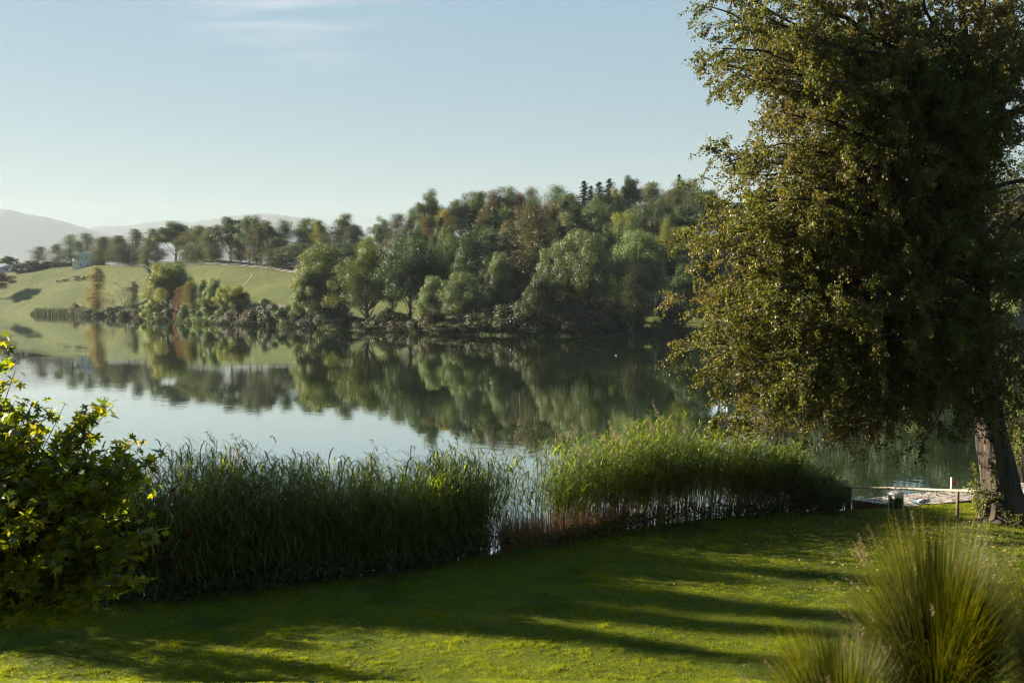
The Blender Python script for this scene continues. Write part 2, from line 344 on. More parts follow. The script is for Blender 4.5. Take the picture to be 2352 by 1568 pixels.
# ------------------------------------------------------------------ terrain
COLS = [  # view column, list of (distance, height)
 (-2600, [(900,0),(915,.8),(1000,25),(1300,25)]),
 (-600, [(700,0),(710,.8),(780,20),(900,30),(1300,20)]),
 (0,   [(590,0),(600,.8),(640,10),(700,27.5),(740,31),(800,31.5),(1300,15)]),
 (190, [(520,0),(528,.8),(560,5),(610,17),(660,30.8),(720,33),(800,32),(1300,15)]),
 (338, [(451,0),(459,.8),(500,7),(550,17),(600,29.0),(680,35),(760,33),(1300,15)]),
 (352, [(389,0),(397,.8),(440,3),(500,9),(550,17.5),(595,28.9),(680,35),(760,33),(1300,15)]),
 (500, [(339,0),(348,.8),(400,5),(450,11),(500,19),(540,27.2),(600,32.5),(680,34),(1300,15)]),
 (620, [(312,0),(322,.8),(350,3),(400,9),(450,17),(490,23),(540,27),(640,31),(1300,15)]),
 (700, [(295,0),(303,1),(330,3),(380,8),(430,17),(450,20),(500,26),(600,30),(1300,15)]),
 (850, [(262,0),(270,1.2),(300,2.5),(340,5),(380,9),(420,18),(460,25),(600,28),(1300,15)]),
 (1000,[(243,0),(251,1.5),(275,2.5),(300,4),(340,10),(380,22),(420,31),(500,34),(1300,15)]),
 (1150,[(229,0),(237,1.5),(260,2.5),(285,5),(330,16),(380,29),(420,33),(500,34),(1300,15)]),
 (1440,[(218,0),(225,1.5),(250,3.5),(280,8),(330,20),(380,30),(420,33),(500,34),(1300,15)]),
 (1560,[(223,0),(230,1.5),(265,6),(300,14),(330,22),(380,30),(420,33),(500,34),(1300,15)]),
 (1750,[(225,0),(232,1.5),(270,8),(310,20),(330,24.5),(380,30),(420,33),(500,34),(1300,15)]),
 (2400,[(203,0),(210,1.5),(250,10),(300,20),(380,30),(500,34),(1300,15)]),
 (4600,[(120,0),(128,1.5),(180,10),(300,20),(500,30),(1300,15)]),
]
_c = []
for (pa, la), (pb, lb) in zip(COLS[:-1], COLS[1:]):
    _c.append((pa, la))
    if len(la) == len(lb):
        for u in np.arange(1, 7) / 7: _c.append((pa + (pb - pa) * u, [(a[0] + (b[0] - a[0]) * u, a[1] + (b[1] - a[1]) * u) for a, b in zip(la, lb)]))
COLS = _c + [COLS[-1]]
C_PX = np.array([c[0] for c in COLS], float); C_SH = np.array([c[1][0][0] for c in COLS], float)
def shoreY(px): return np.interp(px, C_PX, C_SH)
S_GRID = np.concatenate([np.arange(-12, 60, 2.0), np.arange(60, 320, 6.0), np.arange(320, 900, 40.0), [1000, 1500, 2500, 4000, 5600, 9000, 13000]])
PROF = []
for px_, pts in COLS:
    ss = [-14, -1.5] + [p[0] - pts[0][0] for p in pts] + [1800, 13500]
    zz = [-2.5, -.5] + [p[1] for p in pts] + [12, 12]
    PROF.append(np.interp(S_GRID, ss, zz))
PROF = np.array(PROF)
def hfar(X, Y):
    X = np.asarray(X, float); Y = np.asarray(Y, float)
    px = X / Y * F + 1176; s = Y - shoreY(px)
    k = np.clip(np.searchsorted(C_PX, px) - 1, 0, len(C_PX) - 2); w = np.clip((px - C_PX[k]) / (C_PX[k + 1] - C_PX[k]), 0, 1)
    g = np.clip(np.searchsorted(S_GRID, s) - 1, 0, len(S_GRID) - 2); u = np.clip((s - S_GRID[g]) / (S_GRID[g + 1] - S_GRID[g]), 0, 1)
    z = (PROF[k, g] * (1 - u) + PROF[k, g + 1] * u) * (1 - w) + (PROF[k + 1, g] * (1 - u) + PROF[k + 1, g + 1] * u) * w
    return z + np.clip(s / 60, 0, 1) * (.7 * vnoise(X / 38, Y / 38, 3) + .25 * vnoise(X / 11, Y / 11, 4))
pxs = np.concatenate([np.arange(-2600, -200, 100), np.arange(-200, 2600, 12), np.arange(2600, 4601, 100)]).astype(float)
SH = shoreY(pxs)
YY = SH[:, None] + S_GRID[None]; XX = (pxs[:, None] - 1176) / F * YY
ZZ = hfar(XX, YY)
ni, nj = YY.shape
idx = np.arange(ni * nj).reshape(ni, nj)
fc = np.stack([idx[:-1, :-1], idx[1:, :-1], idx[1:, 1:], idx[:-1, 1:]], -1)
pc = (pxs[:-1] + pxs[1:])[:, None] / 2 * np.ones(nj - 1); sc_ = (S_GRID[:-1] + S_GRID[1:])[None] / 2 * np.ones((ni - 1, 1))
yc = sc_ + shoreY(pc)
slot = np.zeros(pc.shape, int)                    # 0 meadow 1 ploughed 2 forest floor
slot[(pc > 632) & (pc < 722) & (sc_ > 40) & (yc < 338 + (700 - pc).clip(0) * .6)] = 1
woodY = np.interp(pc, [-3000, 560, 600, 690, 800, 900, 985, 1130, 1440, 1600, 5000], [9e3, 9e3, 505, 468, 425, 385, 300, 262, 262, 300, 262])
slot[(yc > woodY) & (sc_ < 700)] = 2
slot[(sc_ < 9) & (pc > 345)] = 2
me = np_mesh('meadow', np.stack([XX, YY, ZZ], -1).reshape(-1, 3), [fc.reshape(-1, 4)], True, slot.ravel())
o = link_mesh('meadow', me, [M['meadow'], M['plough'], M['floor']]); tag(o, 'sloping green meadow and wooded hillside across the lake', kind='structure')

# near bank: lawn, hidden terrace slope, edge towards the lake
EDGE_PX = np.array([0, 340, 500, 700, 900, 1000, 1100, 1200, 1270, 1350, 1450, 1550, 1650, 1800, 1930, 2352, 2800], float)
EDGE_PY = np.array([1405, 1388, 1370, 1345, 1320, 1305, 1285, 1268, 1262, 1245, 1225, 1207, 1195, 1185, 1176, 1168, 1165], float)
EY = 7.4 * F / (EDGE_PY - 690); EX = (EDGE_PX - 1176) / F * EY
EX_ = np.concatenate([[-120, -40, -22, -17, -15.8], EX, [60, 120]]); EY_ = np.concatenate([[60, 42, 37.5, 28.5, 24.0], EY, [38, 40]])
_o = np.argsort(EX_); EX_, EY_ = EX_[_o], EY_[_o]
def edgeY(X): return np.interp(X, EX_, EY_)
def hnear(X, Y):
    X = np.asarray(X, float); Y = np.asarray(Y, float)
    d = Y - edgeY(X)
    z = .62 + .28 * np.clip((24 - Y) / 6, 0, 1) + .12 * np.clip((X - 10) / 5, 0, 1)
    z = z + np.clip(18.3 - Y, 0, 9.8) * .345 + np.where(Y < 7.9, .45, 0)
    z = z + .05 * vnoise(X / 2.3, Y / 2.3, 8) + .02 * vnoise(X / .7, Y / .7, 9)
    z = np.where(d > 0, z - np.clip(d, 0, 1.6) ** 1.1 * .42 - np.clip(d - 1.6, 0, 3) * .45, z)
    return z
gx = np.concatenate([np.arange(-120, -24, 4.0), np.arange(-24, 24, .25), np.arange(24, 121, 4.0)])
gy = np.concatenate([np.arange(-80, 4, 2.0), np.arange(4, 44, .25), np.arange(44, 66, 2.0)])
GX, GY = np.meshgrid(gx, gy, indexing='ij'); GZ = hnear(GX, GY)
ni, nj = GX.shape; idx = np.arange(ni * nj).reshape(ni, nj)
fc = np.stack([idx[:-1, :-1], idx[1:, :-1], idx[1:, 1:], idx[:-1, 1:]], -1)
sl = ((GY + .2 > edgeY(GX))[:-1, :-1]).astype(int)
o = link_mesh('lawn', np_mesh('lawn', np.stack([GX, GY, GZ], -1).reshape(-1, 3), [fc.reshape(-1, 4)], True, sl.ravel()), [M['lawn'], M['floor']])
tag(o, 'lakeside lawn with long shadows', kind='structure')

# lake
g = Geo(); g.add([[-3500, 5, 0], [3500, 5, 0], [3500, 1500, 0], [-3500, 1500, 0]], [[0, 1, 2, 3]])
o = g.build('lake_water', M['water']); tag(o, 'calm mirror-like lake', kind='structure')

# distant hills
def ridge(name, pts, Y0, depth, seed, label):
    pp = np.arange(pts[0][0], pts[-1][0] + 1, 6.0); yy = np.interp(pp, [p[0] for p in pts], [p[1] for p in pts])
    k = np.ones(5) / 5; yy = np.convolve(np.pad(yy, 2, mode='edge'), k, 'valid')
    H = CAM_Z + (690 - yy) / F * Y0
    X = (pp - 1176) / F * Y0
    H = H + 4 * vnoise(X / 60, X * 0, seed) + 2.5 * vnoise(X / 22, X * 0, seed + 1)
    t = np.array([-1, -.75, -.5, -.3, -.15, -.05, 0, .08, .3, .7, 1.0]); prof = np.array([-.02, .12, .36, .62, .83, .96, 1, .97, .8, .3, 0])
    Xg = X[:, None] + 0 * t; Yg = Y0 + t[None] * depth * np.ones_like(Xg)
    Zg = H[:, None] * prof[None] + 9 * vnoise(Xg / 120, Yg / 120, seed + 2) * np.clip(1 - np.abs(prof), 0, 1)[None]
    ni, nj = Xg.shape; idx = np.arange(ni * nj).reshape(ni, nj)
    f = np.stack([idx[:-1, :-1], idx[1:, :-1], idx[1:, 1:], idx[:-1, 1:]], -1).reshape(-1, 4)
    o = link_mesh(name, np_mesh(name, np.stack([Xg, Yg, Zg], -1).reshape(-1, 3), [f], True), M['hills']); tag(o, label, kind='structure')
ridge('hills', [(-900,540),(-500,500),(-200,478),(-60,476),(0,480.5),(30,482),(67,493),(87,495.5),(115,500),(150,510),(180,518),(205,525),(260,540),(360,570),(460,600)], 10500, 1600, 21, 'hazy wooded mountain on the left horizon')
ridge('hills', [(60,600),(130,560),(180,535),(205,524),(237,519.5),(300,519),(345,511.5),(400,506),(418,507),(435,513),(470,507),(520,499),(600,490),(700,500),(850,540),(1000,600)], 12300, 1100, 31, 'fainter mountain ridge behind the avenue trees')

# ------------------------------------------------------------------ tree prototypes (mesh pairs, metres, base at origin)
PROTO = {}
def blob_leaves(r, blobs, n, size, squash=.85, shell=.55, up=.25, aspect=.75):
    blobs = np.asarray(blobs, float); w = blobs[:, 3] ** 2; w = w / w.sum()
    k = r.choice(len(blobs), n, p=w); d = rand_dirs(r, n)
    rad = blobs[k, 3] * (shell + (1 - shell) * r.random(n) ** .6) * (1 + .18 * r.normal(size=n))
    c = blobs[k, :3] + d * rad[:, None] * np.array([1, 1, squash])
    nr = unit(d * 1.5 + rand_dirs(r, n) * .75 + np.array([0, 0, up]))
    s = size * (.6 + .8 * r.random(n))
    return leaf_quads(c, nr, s, s * aspect, r)
def broad(seed, H=22, W=14, tf=.10, nb=72, n=30000, size=.32, br=(.11, .19), trunk_r=.36, topx=1.0, lobes=0, flat=0):
    r = np.random.default_rng(seed); g = Geo()
    zc = H * (tf + (1 - tf) * .52); rz = H * (1 - tf) * .5; rx = W / 2
    bl = []
    for i in range(nb):
        d = rand_dirs(r, 1)[0]
        if d[2] < -.55: d[2] *= -.4
        q = r.uniform(.45, .86); wob = 1 + .22 * math.sin(3 * math.atan2(d[1], d[0]) + seed) + .12 * r.normal()
        s = r.uniform(*br) * W
        p = np.array([d[0] * rx * q * wob, d[1] * rx * q * wob, zc + d[2] * rz * min(q * 1.06, .9)])
        hh = (p[2] - H * tf) / (H * (1 - tf)); p[:2] *= (1.05 - .35 * max(0, hh - .5) * topx)
        bl.append([*p, s])
    for i in range(lobes):
        a = r.uniform(0, 6.28); bl.append([math.cos(a) * rx * .4, math.sin(a) * rx * .4, H - r.uniform(.05, .12) * H, W * .13])
    tip = np.array([r.normal() * .4, r.normal() * .4, H * .75])
    sway = bez([0, 0, -.4], [r.normal() * .5, r.normal() * .5, H * .4], tip, 9)
    g.tube(sway, np.linspace(trunk_r * 1.15, trunk_r * .2, 9), 8)
    for b in bl[::2]:
        t = np.clip(b[2] / H - .22, .12, .85); s = sway[int(t * 8)]
        g.tube(bez(s, (s + b[:3]) / 2 + [0, 0, -.04 * H], b[:3], 5), np.linspace(trunk_r * .28, .04, 5), 4, cap=False)
    return g.mesh('trunk', True), soup('crown', blob_leaves(r, bl, n, size))
def birch(seed, H=24, W=8, n=19000, size=.27, tf=.15, nb=56, trunk_r=.22):
    r = np.random.default_rng(seed); g = Geo(); bl = []
    sway = bez([0, 0, -.4], [r.normal() * .6, r.normal() * .6, H * .5], [r.normal() * .8, r.normal() * .8, H * .97], 12)
    g.tube(sway, np.linspace(trunk_r, .04, 12), 7)
    V = []
    for i in range(nb):
        t = tf + (1 - tf) * (i + r.random()) / nb; s = sway[min(11, int(t * 11.5))]
        a = r.uniform(0, 6.28); rad = W / 2 * (math.sin(math.pi * min(1, (t - tf) / (1 - tf) * .86 + .12)) ** .7) * r.uniform(.4, 1.05)
        e = s + np.array([math.cos(a) * rad, math.sin(a) * rad, r.uniform(.0, .09) * H])
        path = bez(s, (s + e) / 2 + [0, 0, .05 * H], e + [0, 0, -.03 * H], 5); g.tube(path, np.linspace(trunk_r * .3, .03, 5), 4, cap=False)
        m = int(n / nb); q = r.random(m) ** .7
        c = path[np.minimum(4, (q * 4.99).astype(int))] + r.normal(size=(m, 3)) * np.array([.75, .75, .6]) * (W / 8)
        c[:, 2] -= np.abs(r.normal(size=m)) * .055 * H * q
        nr = unit(rand_dirs(r, m) + [0, 0, .1]); sz = size * (.6 + .8 * r.random(m))
        V.append(leaf_quads(c, nr, sz * 1.25, sz * .6, r, np.tile([0.1, 0, -1.], (m, 1)) + r.normal(size=(m, 3)) * .5))
    return g.mesh('trunk', True), soup('crown', np.concatenate(V))
def spruce(seed, H=26, W=8, n_t=44, trunk_r=.28, z0=.1):
    r = np.random.default_rng(seed); g = Geo(); g.tube([[0, 0, -.4], [0, 0, H * .5], [0, 0, H]], [trunk_r, trunk_r * .55, .03], 7)
    V = []
    for i in range(n_t):
        t = z0 + (1 - z0) * (i / n_t) ** .92; rad = W / 2 * (1 - t) ** .68 * r.uniform(.75, 1.12) + .15
        nbr = max(5, int(10 * (1 - t) + 5))
        for j in range(nbr):
            a = r.uniform(0, 6.28); L = rad * r.uniform(.7, 1.15); m = max(5, int(L * 6.0))
            q = (np.arange(m) + r.random(m)) / m
            c = np.stack([np.cos(a) * q * L, np.sin(a) * q * L, t * H - .30 * L * q + .12 * L * q ** 3], -1) + r.normal(size=(m, 3)) * .13
            nr = unit(np.array([math.cos(a) * .3, math.sin(a) * .3, 1.0]) + r.normal(size=(m, 3)) * .5)
            V.append(leaf_quads(c, nr, .62 * (1.15 - .3 * q), .30, r, np.tile([math.cos(a), math.sin(a), -.35], (m, 1)) + r.normal(size=(m, 3)) * .35))
    return g.mesh('trunk', True), soup('crown', np.concatenate(V))
def column(seed, H=18, W=5, n=15000, size=.28):
    r = np.random.default_rng(seed); g = Geo(); bl = []
    g.tube([[0, 0, -.4], [.1, 0, H * .5], [0, .1, H * .95]], [.22, .14, .03], 7)
    for i in range(60):
        t = (i + r.random()) / 60; a = r.uniform(0, 6.28); rad = W / 2 * (1.0 - t ** 1.6 * .82) * min(1, t * 5 + .35) * r.uniform(.3, .8)
        bl.append([math.cos(a) * rad, math.sin(a) * rad, H * (.05 + .88 * t), W * r.uniform(.09, .17)])
    return g.mesh('trunk', True), soup('crown', blob_leaves(r, bl, n, size, squash=1.5))
def shrubp(seed, H=5, W=6, n=10000, size=.23, nb=26):
    r = np.random.default_rng(seed); g = Geo(); bl = []
    for i in range(nb):
        d = rand_dirs(r, 1)[0]; d[2] = abs(d[2]); q = r.uniform(.3, .82)
        p = [d[0] * W / 2 * q, d[1] * W / 2 * q, H * (.12 + .74 * d[2] * q)]; bl.append([*p, W * r.uniform(.10, .19)])
        if i % 2: g.tube(bez([r.normal() * .2, r.normal() * .2, -.2], [p[0] * .3, p[1] * .3, p[2] * .6], p, 4), np.linspace(.06, .02, 4), 4, cap=False)
    return g.mesh('stem', True), soup('foliage', blob_leaves(r, bl, n, size, squash=.9, shell=.35))
def barep(seed, H=14, W=9, leaves=350):
    r = np.random.default_rng(seed); g = Geo(); tips = []
    def grow(p, d, L, rad, lv):
        e = p + d * L; m = (p + e) / 2 + r.normal(size=3) * L * .06
        g.tube(bez(p, m, e, 4), np.linspace(rad, rad * .55, 4), 5 if lv < 2 else 3, cap=False)
        if lv == 5: tips.append(e); return
        for k in range(3 if lv else 4):
            nd = unit(d + r.normal(size=3) * np.array([.5, .5, .28]) + np.array([0, 0, .12])); grow(e - d * L * r.uniform(0, .25), nd, L * r.uniform(.6, .82), rad * .52, lv + 1)
    grow(np.array([0, 0, -.3]), np.array([0, 0, 1.0]), H * .3, .2, 0)
    tips = np.array(tips); c = tips[r.choice(len(tips), leaves)] + r.normal(size=(leaves, 3)) * .25
    return g.mesh('trunk', True), soup('crown', leaf_quads(c, rand_dirs(r, leaves), .28, .2, r))
def sparse(seed, H=22, W=11, n=15000, size=.28, nb=44):
    return birch(seed, H, W, n, size, .2, nb, .28)
PROTO['oak0'] = (22, 14, *broad(1, tf=.06)); PROTO['oak1'] = (22, 15, *broad(2, W=15, nb=80, tf=.04)); PROTO['oak3'] = (22, 12, *broad(19, W=12, nb=60, tf=.5, n=12000, br=(.07, .13))); PROTO['oak2'] = (22, 12, *broad(3, W=12, tf=.2))
PROTO['round0'] = (20, 16, *broad(4, 20, 16, .03, 90, 40000, .30, (.09, .15), .45, lobes=3)); PROTO['round1'] = (20, 14, *broad(5, 20, 14, .03, 80, 36000, .30, (.09, .16), .4, lobes=2))
PROTO['birch0'] = (24, 8, *birch(6)); PROTO['birch1'] = (24, 7, *birch(7, W=7, n=14000)); PROTO['birch2'] = (24, 9, *birch(8, W=9, n=24000, tf=.17))
PROTO['birch3'] = (24, 8, *birch(20, W=8, n=9000, tf=.55, nb=34)); PROTO['spruce0'] = (26, 8, *spruce(9)); PROTO['spruce1'] = (26, 7, *spruce(10, W=7))
PROTO['col0'] = (18, 5, *column(11)); PROTO['col1'] = (18, 6, *column(12, W=6, n=7500))
PROTO['shrub0'] = (5, 6, *shrubp(13)); PROTO['shrub1'] = (5, 7, *shrubp(14, W=7)); PROTO['shrub2'] = (5, 5, *shrubp(15, W=5, n=3600))
PROTO['bare0'] = (14, 9, *barep(16)); PROTO['sparse0'] = (22, 11, *sparse(17)); PROTO['sparse1'] = (22, 12, *sparse(18, W=12, n=12500))
for k_, v_ in PROTO.items():
    co = np.zeros(len(v_[3].vertices) * 3, dtype=np.float32); v_[3].vertices.foreach_get('co', co); co = co.reshape(-1, 3)
    top = np.percentile(co[:, 2], 99.7); wid = np.percentile(co[:, 0], 98.5) - np.percentile(co[:, 0], 1.5)
    PROTO[k_] = (float(top), float(wid), v_[2], v_[3])
    v_[2].materials.append(None); v_[3].materials.append(None)
NAMES = {'oak': 'broadleaf_tree', 'round': 'round_crowned_tree', 'birch': 'birch_tree', 'spruce': 'spruce_tree', 'col': 'columnar_tree', 'shrub': 'shrub', 'bare': 'bare_tree', 'sparse': 'thin_crowned_tree'}
CATS = {'oak': 'tree', 'round': 'tree', 'birch': 'birch', 'spruce': 'spruce', 'col': 'tree', 'shrub': 'shrub', 'bare': 'bare tree', 'sparse': 'tree'}
TREES = []
def plant(kind, x, y, z, H, Wd, mat, label, group, rz=None, bark=None):
    top, wid, tm, cm = PROTO[kind]; base = kind.rstrip('0123'); nm = NAMES[base]
    e = empty(nm, (x, y, z), pyr.uniform(0, 6.28) if rz is None else rz, (Wd / wid, Wd / wid, H / top))
    isS = base == 'shrub'
    for part, mesh, mt in (('stem' if isS else 'trunk', tm, bark or (M['bark_birch'] if base == 'birch' else M['bark'])), ('foliage' if isS else 'crown', cm, M[mat])):
        c = bpy.data.objects.new(part, mesh); COL.objects.link(c); c.parent = e
        c.material_slots[0].link = 'OBJECT'; c.material_slots[0].material = mt
    tag(e, label, CATS[base], group); TREES.append(e)
    return e
def far_tree(kind, px, ytop, Y, wpx, mat, label, group, dz=0.0, bark=None, rz=None):
    """a tree at view column px and distance Y whose top reaches ytop"""
    X = X_of(px, Y); z = float(hfar(X, Y)); zt = P(px, ytop, Y)[2]
    return plant(kind, X, Y, z - .15 + dz, max(1.5, zt - z), wpx / F * Y, mat, label, group, rz, bark)

